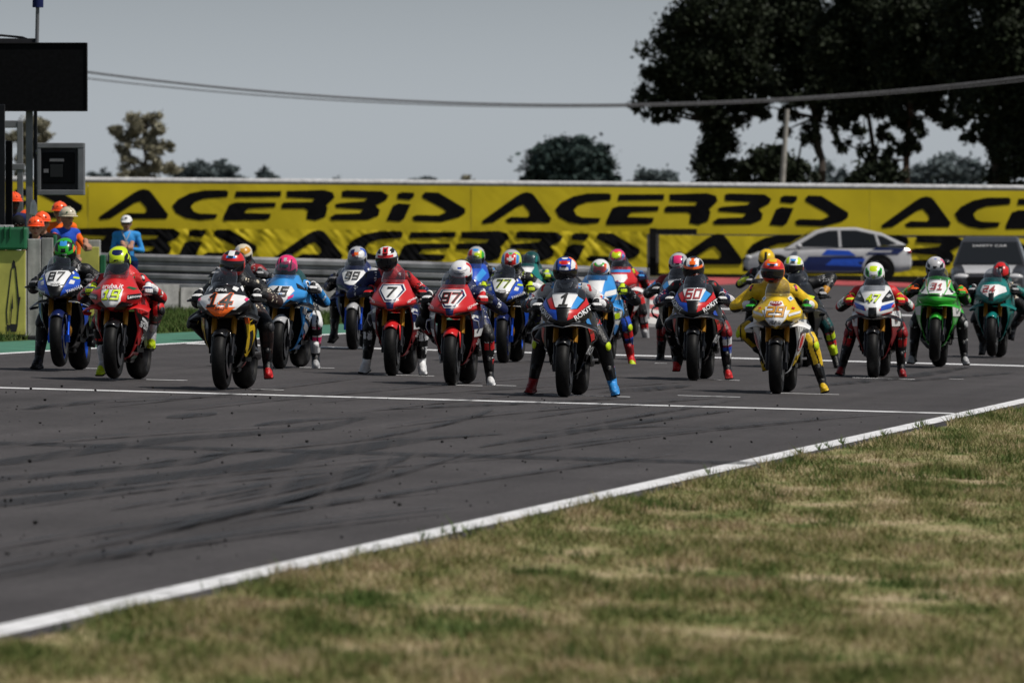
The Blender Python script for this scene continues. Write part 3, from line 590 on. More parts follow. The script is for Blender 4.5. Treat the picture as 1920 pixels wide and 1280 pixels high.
# pole and cables
pole_m = special('pale_concrete_pole', lambda t,b: (var_color(t,b,(.36,.34,.31),3,.7,1.1), setattr(b.inputs['Roughness'],'default_value',.8)))
mb = MB(); a = P(1456,362,400); b_ = P(1476,205,400); a.z = gz(a.x)-.3; mb.tube([a, a.lerp(b_,.5), b_], [.15,.12,.09], 10)
pl = mb.build('utility_pole', pole_m); tag(pl, 'pale concrete utility pole leaning in front of the dark trees', 'utility pole')
wire_m = M('grey','matte')
def cable(label, pts, Y0, Y1, r0):
    n = 60; xs = [p[0] for p in pts]; ysv = [p[1] for p in pts]; co = np.polyfit(xs, ysv, 2); mb = MB(); q = []
    for i in range(n+1):
        u = lerp(xs[0], xs[-1], i/n); q.append(P(u, float(np.polyval(co,u)), lerp(Y0,Y1,i/n)))
    mb.tube(q, r0, 6); o = mb.build('overhead_cable', wire_m); tag(o, label, 'cable', 'cables across the sky'); return o
cable('upper overhead cable sagging across the sky from the screen to the trees', [(-40,108),(165,130),(500,175),(840,192),(1180,197),(1470,185),(1960,140)], 395, 395, .05)
cable('thin lower overhead cable just below the main one', [(-40,124),(165,142),(500,181),(840,196),(1180,202),(1470,190),(1960,146)], 396, 396, .03)
# ================================================================== MOTORCYCLES
# local frame of a motorcycle: origin on the ground below the front axle, -y forward, +x to the right as seen from in front
WB = 1.43
OUTL = dict(
 bmw=[(.705,.10),(.73,.165),(.78,.215),(.86,.25),(.95,.232),(1.03,.20),(1.085,.175),(1.105,.135)],
 yam=[(.735,.07),(.76,.12),(.80,.19),(.86,.235),(.92,.238),(1.0,.205),(1.07,.165),(1.10,.13)],
 duc=[(.70,.03),(.73,.11),(.77,.20),(.83,.262),(.89,.268),(.95,.215),(1.03,.165),(1.075,.13)],
 hon=[(.735,.05),(.76,.13),(.79,.235),(.83,.262),(.89,.235),(.96,.20),(1.04,.155),(1.075,.13)],
 kaw=[(.715,.13),(.74,.20),(.79,.245),(.85,.25),(.93,.215),(1.01,.18),(1.08,.155),(1.10,.125)])
YC = ([.69,.72,.76,.80,.86,.93,1.0,1.06,1.12],[-.10,-.175,-.215,-.21,-.175,-.115,-.045,.03,.12])
def cowl_w(tp, z): o = OUTL[tp]; return interp(z, [p[0] for p in o], [p[1] for p in o])
def cowl_y(tp, x, z):
    w = cowl_w(tp, z); q = min(abs(x)/max(w,.03), 1.06); ridge = .035*max(0, 1-abs(x)/.035) if tp in ('duc','hon') and z < .86 else 0
    return interp(z, *YC) + .27*q**2.1 - ridge*.4
def S_cowl(tp):
    def S(x, z, off):
        e = .004; p = Vector((x, cowl_y(tp,x,z), z)); dx = (cowl_y(tp,x+e,z)-cowl_y(tp,x-e,z))/(2*e); dz = (cowl_y(tp,x,z+e)-cowl_y(tp,x,z-e))/(2*e)
        n = Vector((dx,-1,dz)).normalized(); return p + n*off
    return S
# side fairing, half-width over height
FZ = [.20,.215,.26,.33,.42,.52,.62,.72,.80,.87,.93]; FX = [.0,.07,.115,.155,.195,.235,.262,.275,.268,.250,.215]
def flank_x(y, z):
    k = interp(y, [.05,.12,.2,.3,.4,.5,.75,1.0], [.60,.66,.76,.90,1.01,1.05,.90,.66])*lerp(1.0,1.0,0) if z < .80 else lerp(interp(y,[.05,.12,.2,.3,.4,.5,.75,1.0],[.60,.66,.76,.90,1.01,1.05,.90,.66]),interp(y,[.05,.2,.45,.75,1.0],[.95,1.0,1.0,.86,.66]),min(1,(z-.80)/.08)); return interp(z, FZ, FX)*k
def flank_yf(z): return interp(z, [.2,.35,.5,.62,.75,.87,.93], [.40,.335,.285,.20,.13,.115,.16])
def flank_yb(z): return interp(z, [.2,.35,.5,.7,.87,.93], [1.0,.98,.88,.66,.58,.50])
def S_flank(side):
    def S(y, z, off):
        e=.004; x = flank_x(y,z); dy=(flank_x(y+e,z)-flank_x(y-e,z))/(2*e); dz=(flank_x(y,z+e)-flank_x(y,z-e))/(2*e)
        n = Vector((1,-dy,-dz)).normalized(); p = Vector((x,y,z))+n*off; return Vector((p.x*side,p.y,p.z))
    return S
_share = {}
def shared(key, fn):
    if key not in _share: _share[key] = fn()
    return _share[key]
def mesh_of(mb, name, n=1, angle=40):
    me = mb.mesh(name, [M('black')]*n)
    bm = bmesh.new(); bm.from_mesh(me); bmesh.ops.recalc_face_normals(bm, faces=bm.faces); bm.to_mesh(me); bm.free(); smooth_mesh(me, angle); return me
def put(name, me, parent, mats, loc=None, rot=None):
    o = link(name, me, parent)
    if not isinstance(mats,(list,tuple)): mats=[mats]
    for i, m in enumerate(mats): o.material_slots[i].link = 'OBJECT'; o.material_slots[i].material = m
    if loc is not None: o.location = loc
    if rot is not None: o.rotation_euler = rot
    return o
def tyre_prof(R, W, rim):
    p = []; n = 13
    for i in range(n):
        t = -1+2*i/(n-1); p.append((W/2*math.sin(t*math.pi/2)*(1 if abs(t)<.99 else 1), R-(W*.42)*(1-math.cos(t*math.pi/2))))
    p += [(W*.40, rim+.004),(W*.33, rim-.004),(-W*.33, rim-.004),(-W*.40, rim+.004)]
    return p
def wheel_parts(root, R, W, rim, at, rimmat, discs):
    ty = put('tyre', shared(('tyre',R,W), lambda: mesh_of(MB().lathe_x(tyre_prof(R,W,rim),(0,0,0),48),'tyre')), root, rubber, at)
    def mk():
        mb = MB(); mb.lathe_x([(-W*.36,rim+.002),(-W*.36,rim-.018),(-W*.1,rim-.03),(W*.1,rim-.03),(W*.36,rim-.018),(W*.36,rim+.002)],(0,0,0),40)
        for k in range(7):
            t=2*math.pi*k/7; d=Vector((0,math.cos(t),math.sin(t))); mb.tube([d*.03,d*(rim-.02)],[.016,.011],6)
        mb.lathe_x([(-.05,.012),(-.05,.035),(.05,.035),(.05,.012)],(0,0,0),16); return mesh_of(mb,'rim')
    put('rim', shared(('rim',R,W), mk), ty, rimmat)
    if discs:
        for s in (-1,1):
            put('brake_disc', shared('disc', lambda: mesh_of(MB().lathe_x([(-.003,.09),(-.003,.165),(.003,.165),(.003,.09)],(0,0,0),32),'brake_disc')), root, M('grey','metal'), (at[0]+s*.068,at[1],at[2]))
def wing(root, pts, chord, thick, mat, edge=None):
    # pts: (x,y,z) of the leading edge; aerofoil sections run back from it
    for s in (-1,1):
        prof = [(0,0),(.12,.5),(.4,.5),(1,.05),(1,-.05),(.4,-.35),(.12,-.4)]
        mb = MB(); vs=[]; n=len(prof); p3=[Vector((p[0]*s,p[1],p[2])) for p in pts]
        for k,p in enumerate(p3):
            d=(p3[min(k+1,len(p3)-1)]-p3[max(k-1,0)]); d.y=0; d.normalize(); q=Vector((-d.z,0,d.x)); c = chord[k] if hasattr(chord,'__len__') else chord
            vs += [p+Vector((0,a*c,a*c*.30*abs(d.x)))+q*(b*thick) for a,b in prof]
        fs=[(k*n+i,k*n+(i+1)%n,(k+1)*n+(i+1)%n,(k+1)*n+i) for k in range(len(p3)-1) for i in range(n)]+[tuple(range(n)),tuple(range((len(p3)-1)*n,len(p3)*n))]
        w = MB().add(vs,fs).build('winglet', M(mat), root, angle=50)
        if edge: MB().tube([p+Vector((0,-.004,0)) for p in p3], .0032, 5).build('edge_trim', M(edge), w)
def side_mirror(pts): return [(-x,z) for x,z in pts][::-1]

def make_bike(sp):
    tp = sp['type']; base = G(*sp['at']); lift = sp.get('lift',0.0); yaw = -math.atan(.105)-rad(sp.get('yaw',0)); lean = rad(sp.get('lean',0))
    base.z = gz(base.x + .125*.5) ; base.z += lift
    root = empty('motorcycle', base, (-math.atan(lift/WB), lean, yaw)); bpy.context.view_layer.update()
    tag(root, sp['label'], 'motorcycle', 'racing motorcycles leaving the grid')
    body = sp['body']; mat = M(body); D = .30
    wheel_parts(root, .302, .136, .216, (0,0,.302), M(sp.get('rim','dgrey'),'metal'), True)
    wheel_parts(root, .322, .20, .216, (0,WB,.322), M(sp.get('rim','dgrey'),'metal'), False)
    # fork, calipers, fender
    for s in (-1,1):
        fk = put('fork_leg', shared(('fork',s), lambda: mesh_of(MB().tube([(s*.098,.10,.555),(s*.102,.245,.90)],[.029,.029],14),'fork_leg')), root, special('anodised_gold', lambda t,b: (var_color(t,b,(.42,.19,.014),10,.8,1.1), setattr(b.inputs['Metallic'],'default_value',.55), setattr(b.inputs['Roughness'],'default_value',.35))))
        put('fork_bottom', shared(('forkb',s), lambda: mesh_of(MB().tube([(s*.096,-.012,.285),(s*.096,.02,.36),(s*.098,.104,.56)],[.026,.021,.021],12).box((s*.096,-.005,.305),(.04,.07,.08)),'fork_bottom')), fk, M(sp.get('forkb','dgrey'),'metal'))
        put('brake_caliper', shared(('cal',s), lambda: mesh_of(MB().box((s*.088,.10,.40),(.055,.07,.12),0,Matrix.Rotation(-.4,3,'X')).ellipsoid((s*.112,.10,.40),(.02,.03,.055),10,8),'brake_caliper')), root, M(sp.get('cal','dgrey'),'metal'))
    def mk_f():
        mb=MB()
        def fn(u,v):
            a=lerp(-.35,1.55,v); t=(u*2-1); R=.322-.05*t*t+.004; w=.078*(1-.15*abs(v-.5)); q=Vector((0,-math.cos(a+.35)*R*.0,0))
            ang=lerp(rad(128),rad(38),v); return Vector((w*t*1.0, -math.cos(math.pi-ang)*R*1.0, .302+math.sin(ang)*R))
        mb.grid(fn,11,16)
        for s in (-1,1):
            mb.add([(s*.078,.02,.575),(s*.088,.11,.60),(s*.092,.13,.44),(s*.095,.06,.36),(s*.088,.0,.42)],[(0,1,2,3,4)])
        return mesh_of(mb,'front_fender')
    solidify(put('front_fender', shared('fender', mk_f), root, M(sp.get('fender',body))), .005)
    # radiator, engine block, frame
    put('radiator', shared('radiator', lambda: mesh_of(MB().grid(lambda u,v: Vector((lerp(-.19,.19,u), .34+.05*(2*u-1)**2*-1+.06*(1-v), lerp(.36,.70,v))),9,6).box((0,.42,.52),(.3,.06,.36)),'radiator')), root, M('ink','matte'))
    put('engine', shared('engine', lambda: mesh_of(MB().box((0,.62,.46),(.34,.38,.36)).tube([(-.21,.7,.42),(.21,.7,.42)],.1,16).tube([(-.08,.46,.5),(-.1,.4,.36),(-.06,.55,.2),(.02,.95,.2)],.028,8).tube([(.08,.46,.5),(.1,.4,.36),(.06,.55,.2),(.02,.95,.2)],.028,8),'engine')), root, M('ink','metal'))
    put('exhaust', shared('exhaust', lambda: mesh_of(MB().tube([(.02,.95,.2),(-.12,1.08,.26),(-.19,1.2,.34)],[.035,.05,.055],12).tube([(-.19,1.2,.34),(-.23,1.42,.46)],[.058,.05],12),'exhaust')), root, M('dgrey','metal'))
    def mk_s():
        mb=MB()
        for s in (-1,1): mb.tube([(s*.10,.86,.42),(s*.14,1.05,.40),(s*.145,1.3,.36),(s*.135,WB+.04,.322)],[.05,.045,.04,.035],8)
        mb.box((0,.98,.42),(.24,.16,.09)); mb.tube([(-.15,WB,.322),(.15,WB,.322)],.02,10); return mesh_of(mb,'swingarm')
    put('swingarm', shared('swing', mk_s), root, M('dgrey','metal'))
    put('rear_hugger', shared('hugger', lambda: mesh_of(MB().grid(lambda u,v: Vector((lerp(-.105,.105,u), WB-math.cos(lerp(-.2,1.25,v))*.345, .322+math.sin(lerp(-.2,1.25,v))*.345-.04*(2*u-1)**2)),9,8),'rear_hugger')), root, carbon)
    for s in (-1,1):
        fp = put('footpeg', shared(('peg',s), lambda: mesh_of(MB().tube([(s*.15,.98,.36),(s*.25,.98,.37)],.012,8).box((s*.155,.97,.40),(.012,.16,.1)).tube([(s*.17,.98,.36),(s*.18,.84,.34)],.008,6),'footpeg')), root, M('silver','metal'))
    # tank, seat, tail
    def mk_t():
        mb=MB(); st=[(.42,.80,.10,.10),(.50,.84,.15,.125),(.62,.86,.17,.135),(.78,.85,.165,.115),(.92,.82,.12,.07),(1.0,.80,.10,.04)]
        def fn(u,v):
            k=v*(len(st)-1); i=min(int(k),len(st)-2); f=k-i; y,z,w,h=[lerp(a,b,f) for a,b in zip(st[i],st[i+1])]; t=2*math.pi*u
            return Vector((w*math.copysign(abs(math.cos(t))**.8,math.cos(t)), y, z+h*math.copysign(abs(math.sin(t))**.8,math.sin(t))))
        mb.grid(fn,20,16,0,True); return mesh_of(mb,'tank',1,60)
    put('tank', shared('tank', mk_t), root, M(sp.get('tank',body)))
    def mk_tail():
        mb=MB(); st=[(.95,.80,.13,.05),(1.1,.80,.14,.055),(1.25,.86,.13,.06),(1.42,.93,.10,.055),(1.58,.985,.05,.03),(1.64,1.0,.03,.012)]
        def fn(u,v):
            k=v*(len(st)-1); i=min(int(k),len(st)-2); f=k-i; y,z,w,h=[lerp(a,b,f) for a,b in zip(st[i],st[i+1])]; t=2*math.pi*u
            return Vector((w*math.cos(t), y, z+h*math.sin(t)))
        mb.grid(fn,14,14,0,True); return mesh_of(mb,'tail',1,60)
    put('tail', shared('tail', mk_tail), root, M(sp.get('tail',body)))
    put('seat', shared('seat', lambda: mesh_of(MB().box((0,1.06,.865),(.22,.26,.035)),'seat')), root, M('black','matte'))
    # side fairings with belly pan
    for s in (-1,1):
        def mk_fl(s=s):
            mb=MB()
            def fn(u,v):
                z=lerp(.93,.20,v**.95); y=lerp(flank_yf(z),flank_yb(z),u); return Vector((s*flank_x(y,z),y,z))
            mb.grid(fn,18,30); return mesh_of(mb,'side_fairing',1,60)
        fl = solidify(put('side_fairing', shared(('flank',s), mk_fl), root, M(sp.get('flank',body))), .006, -1 if s>0 else 1)
        S = S_flank(s)
        for k,(col, polys) in enumerate(sp.get('flankart',())):
            for p in polys: lay([poly2d([(min(max(y,flank_yf(z)+.004),flank_yb(z)-.01),z) for y,z in p], .035)], S, .0085+.0012*k, 'stripe', M(col), fl)
        for (txt,y,z,h,rot,col) in sp.get('flanktext',()):
            g = text2d(txt,h,.015,.2,1.0,.03)
            if s<0: g=([(-a,b) for a,b in g[0]],g[1])
            lay([xf(g,y,z,rot if s>0 else -rot)], S, .016, 'lettering', M(col), fl)
    # nose cowl
    def mk_c():
        mb=MB(); o=OUTL[tp]; z0,z1=o[0][0],o[-1][0]
        def fn(u,v):
            z=lerp(z0,z1,v); w=cowl_w(tp,z); x=w*(2*u-1); return Vector((x,cowl_y(tp,x,z),z))
        mb.grid(fn,33,27)
        # shell returning to the rear on both sides so that the nose has depth
        for s in (-1,1):
            def fs(u,v):
                z=lerp(z0,z1,v); w=cowl_w(tp,z); return Vector((s*(w-.012*u), cowl_y(tp,w,z)+.12*u, z-.01*u))
            mb.grid(fs,4,27)
        return mesh_of(mb,'nose_cowl',1,50)
    cw = solidify(put('nose_cowl', shared(('cowl',tp), mk_c), root, mat), .005)
    S = S_cowl(tp); lay_n = 0
    for k,(nm,col,polys,sym) in enumerate(sp['art']):
        ps = list(polys)+([side_mirror(p) for p in polys] if sym else [])
        def cl(p):
            q=[]
            for x,z in p: w=cowl_w(tp,z)*.985; q.append((max(-w,min(w,x)),z))
            return q
        for p in ps: lay([poly2d(cl(p),.022)], S, .0045+.0016*k, nm, M(col), cw)
    for (txt,x,z,h,rot,col) in sp.get('text',()):
        lay([xf(text2d(txt,h,.015,.15,1.0,.02),x,z,rot)], S, .0185, 'lettering', M(col,'flat'), cw)
    n = sp.get('num')
    if n:
        txt,x,z,h,col,ocol,wd = n
        if ocol: lay([xf(g_,x,z) for g_ in digits2d(txt,h*1.25,.30,wd)], S, .0150, 'number_outline', M(ocol,'flat'), cw, .00008)
        lay([xf(g_,x,z) for g_ in digits2d(txt,h*1.25,.20,wd)], S, .0182, 'number', M(col,'flat'), cw, .00008)
    # windscreen
    def mk_w():
        mb=MB(); zs=[1.045,1.09,1.14,1.19,1.225,1.235]; ws=[.128,.13,.124,.106,.06,.02]; yo=[-.005,.04,.10,.175,.25,.275]
        def fn(u,v):
            z=lerp(1.045,1.235,v); w=interp(z,zs,ws); t=2*u-1; return Vector((w*t, interp(z,zs,yo)+.10*t*t*(w/.128), z))
        mb.grid(fn,17,14); return mesh_of(mb,'windscreen',1,60)
    dz = sp.get('scr',0); 
    solidify(put('windscreen', shared('screen', mk_w), root, screen_m, (0,0,dz)), .003)
    put('instrument_panel', shared('dash', lambda: mesh_of(MB().box((0,.24,.99),(.2,.05,.13),0,Matrix.Rotation(-.5,3,'X')).box((0,.3,.93),(.24,.12,.05)),'instrument_panel')), root, M('ink','matte'))
    # handlebars
    for s in (-1,1):
        hb = put('handlebar', shared(('bar',s), lambda: mesh_of(MB().tube([(s*.10,.25,.90),(s*.20,.27,.905),(s*.37,.345,.895)],[.018,.013,.013],8).box((s*.21,.265,.915),(.05,.06,.05)),'handlebar')), root, M('black','metal'))
        put('grip', shared(('grip',s), lambda: mesh_of(MB().tube([(s*.245,.29,.903),(s*.362,.342,.895)],.0185,10).ellipsoid((s*.376,.348,.894),(.018,.018,.018),8,6),'grip')), hb, M('black','matte'))
        put('lever_guard', shared(('lever',s), lambda: mesh_of(MB().tube([(s*.382,.348,.892),(s*.398,.30,.888),(s*.385,.235,.885),(s*.32,.205,.89)],[.012,.012,.009,.006],7).tube([(s*.22,.245,.905),(s*.30,.235,.893),(s*.365,.27,.885)],[.008,.006,.006],6),'lever_guard')), hb, M(sp.get('guard','black')))
    # wings by maker's style
    wcol = sp.get('wing',body); we = sp.get('wingedge')
    if tp=='bmw':
        wing(root,[(.0,-.20,.715),(.10,-.19,.735),(.19,-.13,.728),(.27,-.05,.70),(.325,.0,.675),(.335,.02,.64),(.315,.05,.58),(.27,.10,.55)],[.07,.09,.12,.14,.14,.13,.12,.10],.020,wcol,we)
    elif tp=='yam':
        wing(root,[(.12,-.02,.705),(.20,.0,.70),(.27,.03,.675),(.325,.06,.645),(.315,.08,.63),(.24,.10,.645)],[.12,.13,.14,.14,.12,.10],.016,wcol,we)
    elif tp=='duc':
        wing(root,[(.14,.0,.715),(.22,.03,.73),(.29,.06,.715),(.345,.085,.69),(.335,.095,.665),(.27,.12,.66)],[.12,.15,.17,.17,.14,.10],.026,wcol,we)
    elif tp=='kaw':
        wing(root,[(.0,-.19,.70),(.12,-.17,.71),(.22,-.08,.705),(.285,.02,.69),(.29,.04,.66)],[.06,.09,.13,.15,.14],.018,wcol,we)
    else:
        wing(root,[(.23,.04,.70),(.275,.06,.69),(.285,.08,.62),(.255,.12,.56)],[.10,.12,.12,.10],.018,wcol,we)
    return root
# ---- liveries drawn as panels on the nose: (name, colour, polygons, mirrored)
def P_hex(x,z,sx=1,sz=1,k=1): return None
PL_BMW=[(-.108,1.052),(.108,1.052),(.124,1.03),(.076,.912),(-.076,.912),(-.124,1.03)]
def art_bmw():
    return [('stripe','red',[[(-.124,1.025),(-.182,.985),(-.128,.90),(-.070,.895),(-.078,.912)]],False),('stripe','lblue',[[(.124,1.025),(.078,.912),(.070,.895),(.128,.90),(.182,.985)]],False),
     ('stripe','blue',[[(-.196,1.01),(-.236,.94),(-.105,.81),(-.046,.785),(-.066,.885),(-.138,.895),(-.19,.97)]],False),('stripe','red',[[(.196,1.01),(.19,.97),(.138,.895),(.066,.885),(.046,.785),(.105,.81),(.236,.94)]],False),
     ('number_plate','white',[PL_BMW],False),('headlight_sticker','lgrey',[[(-.165,.775),(-.155,.79),(-.11,.765),(-.085,.762),(-.09,.752),(-.125,.752)]],True),('air_intake','ink',[[(-.045,.88),(.045,.88),(.03,.74),(-.03,.74)]],False)]
TX_BMW=[('ROKiT',-.178,.855,.042,-.66,'white'),('ROKiT',.178,.855,.042,.66,'white')]
PL_YAM=[(-.105,1.04),(.105,1.04),(.138,1.005),(.085,.885),(.02,.865),(-.02,.865),(-.085,.885),(-.138,1.005)]
def art_yam(side='blue'):
    return [('stripe',side,[[(-.235,.935),(-.20,1.005),(-.155,1.045),(-.145,1.0),(-.05,.765),(-.11,.80),(-.225,.855)]],True),('stripe','white',[[(-.185,.925),(-.145,.94),(-.13,.895),(-.175,.89)]],True),('stripe','fluo',[[(-.215,.965),(-.165,.975),(-.16,.955),(-.215,.945)]],True),
     ('number_plate','white',[PL_YAM],False),('sticker','white',[[(-.185,1.04),(-.165,1.065),(-.155,1.055),(-.175,1.03)],[(-.165,1.005),(-.15,1.03),(-.14,1.02),(-.155,.995)]],True),('air_intake','ink',[[(-.07,.845),(.07,.845),(.045,.765),(-.045,.765)]],False)]
def art_duc(plate,low=None,extra=()):
    a=[('number_plate',plate,[[(-.11,.925),(.11,.925),(.095,.80),(.045,.745),(-.045,.745),(-.095,.80)]],False),('air_intake','ink',[[(-.19,.775),(-.105,.80),(-.04,.735),(-.02,.715),(-.09,.72),(-.15,.735)]],True)]
    return list(extra)+a
PL_HON=[(-.135,.955),(-.105,1.015),(.105,1.015),(.135,.955),(.055,.835),(-.055,.835)]
def art_hon():
    inn=[(x*.84,(z-.93)*.84+.932) for x,z in PL_HON]
    return [('stripe','black',[[(-.26,.80),(-.06,.775),(-.05,.745),(-.10,.75),(-.24,.782)]],True),('stripe','navy',[[(-.05,.845),(.05,.845),(.03,.755),(-.03,.755)]],False),('stripe','white',[[(x*1.09,(z-.93)*1.08+.93) for x,z in PL_HON]],False),('number_border','navy',[PL_HON],False),('number_plate','white',[inn],False)]
# ================================================================== PEOPLE
PEND = []     # body meshes waiting for their skin: (object, bones, rule)
def ik(a, c, l1, l2, pole):
    a=Vector(a); c=Vector(c); d=c-a; L=d.length
    if L > (l1+l2)*.985: k=L/((l1+l2)*.985); l1*=k; l2*=k
    n=d.normalized(); x=(l1*l1-l2*l2+L*L)/(2*L); h=math.sqrt(max(l1*l1-x*x,0)); p=Vector(pole); p=p-n*p.dot(n); p.normalize()
    return a+n*x+p*h
def body_object(bones, parent, rule, voxel=.0125):
    mb = MB()
    for nm,a,b,ra,rb in bones: mb.capsule(a,b,ra,rb,12)
    o = mb.build('body', M('black','leather'), parent)
    md = o.modifiers.new('r','REMESH'); md.mode='VOXEL'; md.voxel_size=voxel
    sm = o.modifiers.new('s','SMOOTH'); sm.factor=.6; sm.iterations=8
    PEND.append((o,bones,rule)); return o
def finish_bodies():
    dg = bpy.context.evaluated_depsgraph_get(); new=[]
    for o,bones,rule in PEND: new.append(bpy.data.meshes.new_from_object(o.evaluated_get(dg)))
    for (o,bones,rule),me in zip(PEND,new):
        o.modifiers.clear(); o.data=me; me.name='body'
        n=len(me.polygons); c=np.empty(n*3); me.polygons.foreach_get('center',c); c=c.reshape(-1,3)
        best=np.full(n,1e9); bi=np.zeros(n,int); bt=np.zeros(n); ox=np.zeros((n,3))
        for k,(nm,a,b,ra,rb) in enumerate(bones):
            a=np.array(a); b=np.array(b); d=b-a; t=np.clip(((c-a)@d)/max(d@d,1e-9),0,1); ds=np.linalg.norm(c-(a+t[:,None]*d),axis=1)-(ra+(rb-ra)*t)
            m=ds<best; best[m]=ds[m]; bi[m]=k; bt[m]=t[m]; ox[m]=(c-(a+t[:,None]*d))[m]
        keys=[]; idx=np.zeros(n,np.int32)
        for i in range(n):
            q=rule(bones[bi[i]][0],bt[i],c[i],ox[i])
            if q not in keys: keys.append(q)
            idx[i]=keys.index(q)
        me.materials.clear()
        for q in keys: me.materials.append(M(q[0],q[1]) if isinstance(q,tuple) else M(q,'leather'))
        me.polygons.foreach_set('material_index',idx); me.polygons.foreach_set('use_smooth',[True]*n)
    PEND.clear()
def remeshed(mb, name, voxel, split, nslots, it=2):
    o = mb.build(name, M('black','leather'), None); md=o.modifiers.new('r','REMESH'); md.mode='VOXEL'; md.voxel_size=voxel; sm=o.modifiers.new('s','SMOOTH'); sm.iterations=it
    me=bpy.data.meshes.new_from_object(o.evaluated_get(bpy.context.evaluated_depsgraph_get())); bpy.data.objects.remove(o); me.name=name; me.materials.clear()
    for i in range(nslots): me.materials.append(M('black','leather'))
    for p in me.polygons: p.material_index=split(p.center); p.use_smooth=True
    return me
def glove_mesh(s):
    mb=MB(); mb.capsule((-.03*s,.022,.03),(.03*s,.022,.032),.026,.024)
    mb.capsule((-.03*s,.05,.035),(.025*s,.05,.036),.026,.024)
    for x,r,l in ((-.036,.0125,.9),(-.013,.013,1.05),(.011,.0125,1.0),(.033,.011,.82)):
        x*=s; mb.capsule((x,.005,.043),(x,-.030,.036*1),r,r); mb.capsule((x,-.030,.036),(x,-.040,.002),r,r*.95); mb.capsule((x,-.040,.002),(x,-.018,-.024*l),r*.95,r*.85)
    mb.capsule((-.045*s,.04,.02),(-.055*s,.008,-.008),.016,.014); mb.capsule((-.055*s,.008,-.008),(-.04*s,-.022,-.028),.014,.011)
    mb.capsule((0,.06,.038),(.02*s,.12,.06),.030,.040)
    return remeshed(mb,'glove',.0075,lambda c: 1 if (c.z>.04 and c.y<.03) or c.y>.10 else 0,2,2)
def boot_mesh():
    mb=MB(); mb.capsule((0,0,0),(0,.012,.17),.046,.060); mb.capsule((0,.03,-.045),(0,.01,.02),.040,.045); mb.capsule((0,.03,-.055),(0,-.05,-.055),.038,.043); mb.capsule((0,-.01,-.02),(0,-.09,-.045),.043,.038); mb.capsule((0,-.05,-.055),(0,-.145,-.062),.043,.030)
    mb.capsule((.018,-.02,-.06),(.015,-.13,-.066),.032,.026); mb.box((.004,-.055,-.096),(.088,.225,.02)); mb.box((.003,.035,-.088),(.078,.06,.03)); mb.capsule((0,-.035,.06),(0,-.05,.13),.03,.034)
    return remeshed(mb,'boot',.009,lambda c: 3 if c.z<-.086 else 1 if c.y<-.105 else (2 if c.z>.03 and c.y<.0 else 0),4,3)
def helmet_pt(az, el, off=0.0):
    ca,sa,ce,se=math.cos(az),math.sin(az),math.cos(el),math.sin(el)
    pw=lambda v,e: math.copysign(abs(v)**e,v)
    x=.126*pw(sa,.92)*pw(ce,.9); y=-.150*pw(ca,.95)*pw(ce,.88); z=.136*pw(se,.95)
    if ca>0 and se<0: y*=1+.13*ca*min(1,-se*1.8); x*=1-.12*ca*(-se)
    if ca<-.2: y*=1+.14*max(0,1-abs(se-.35)*2.2)
    d=Vector((x,y,z)); return d*(1+off/d.length)
def make_helmet(parent, loc, rot, base, pats, visor='visor', scale=1.0):
    NU,NV=84,46; e0,e1=rad(-52),rad(89.5); keys=[base]; mb=MB()
    for j in range(NV):
        for i in range(NU): mb.v.append(tuple(helmet_pt(2*math.pi*i/NU, lerp(e0,e1,j/(NV-1)))))
    for j in range(NV-1):
        for i in range(NU):
            az=(i+.5)/NU*360; az=az-360 if az>180 else az; el=math.degrees(lerp(e0,e1,(j+.5)/(NV-1))); col=base
            q=helmet_pt(rad(az),rad(el))
            if abs(az)<90: az=math.degrees(math.asin(max(-1,min(1,q.x/.126)))); el=math.degrees(math.asin(max(-1,min(1,q.z/.137))))
            for p in pats:
                if p[1]<=az<=p[2] and p[3]<=el<=p[4]: col=p[0]
            if col not in keys: keys.append(col)
            mb.f.append((j*NU+i,j*NU+(i+1)%NU,(j+1)*NU+(i+1)%NU,(j+1)*NU+i)); mb.mi.append(keys.index(col))
    mb.f.append(tuple(range((NV-1)*NU,NV*NU))); mb.mi.append(0); keys.append('ink'); mb.f.append(tuple(range(NU-1,-1,-1))); mb.mi.append(len(keys)-1)
    h=mb.build('helmet',[M(k) for k in keys],parent,angle=60); h.location=loc; h.rotation_euler=rot; h.scale=(scale,)*3
    if visor:
        def mk():
            m=MB(); m.grid(lambda u,v: helmet_pt(lerp(rad(-72),rad(72),u), lerp(rad(-24),rad(17),v)-rad(4)*abs(2*u-1)**2, .004),21,9); return mesh_of(m,'visor',1,60)
        put('visor', shared('visor',mk), h, visor_m)
        put('chin_vent', shared('chinv',lambda: mesh_of(MB().box((0,-.168,-.085),(.055,.012,.02)),'chin_vent')), h, M('ink'))
        put('top_vent', shared('topv',lambda: mesh_of(MB().box((0,-.128,.088),(.05,.02,.010)),'top_vent')), h, M('ink'))
        put('spoiler', shared('spoil',lambda: mesh_of(MB().grid(lambda u,v: Vector((lerp(-.06,.06,u), .150+.035*v, .075-.03*v+.02*(1-(2*u-1)**2)*v)),7,4),'spoiler')), h, M('ink'))
    return h
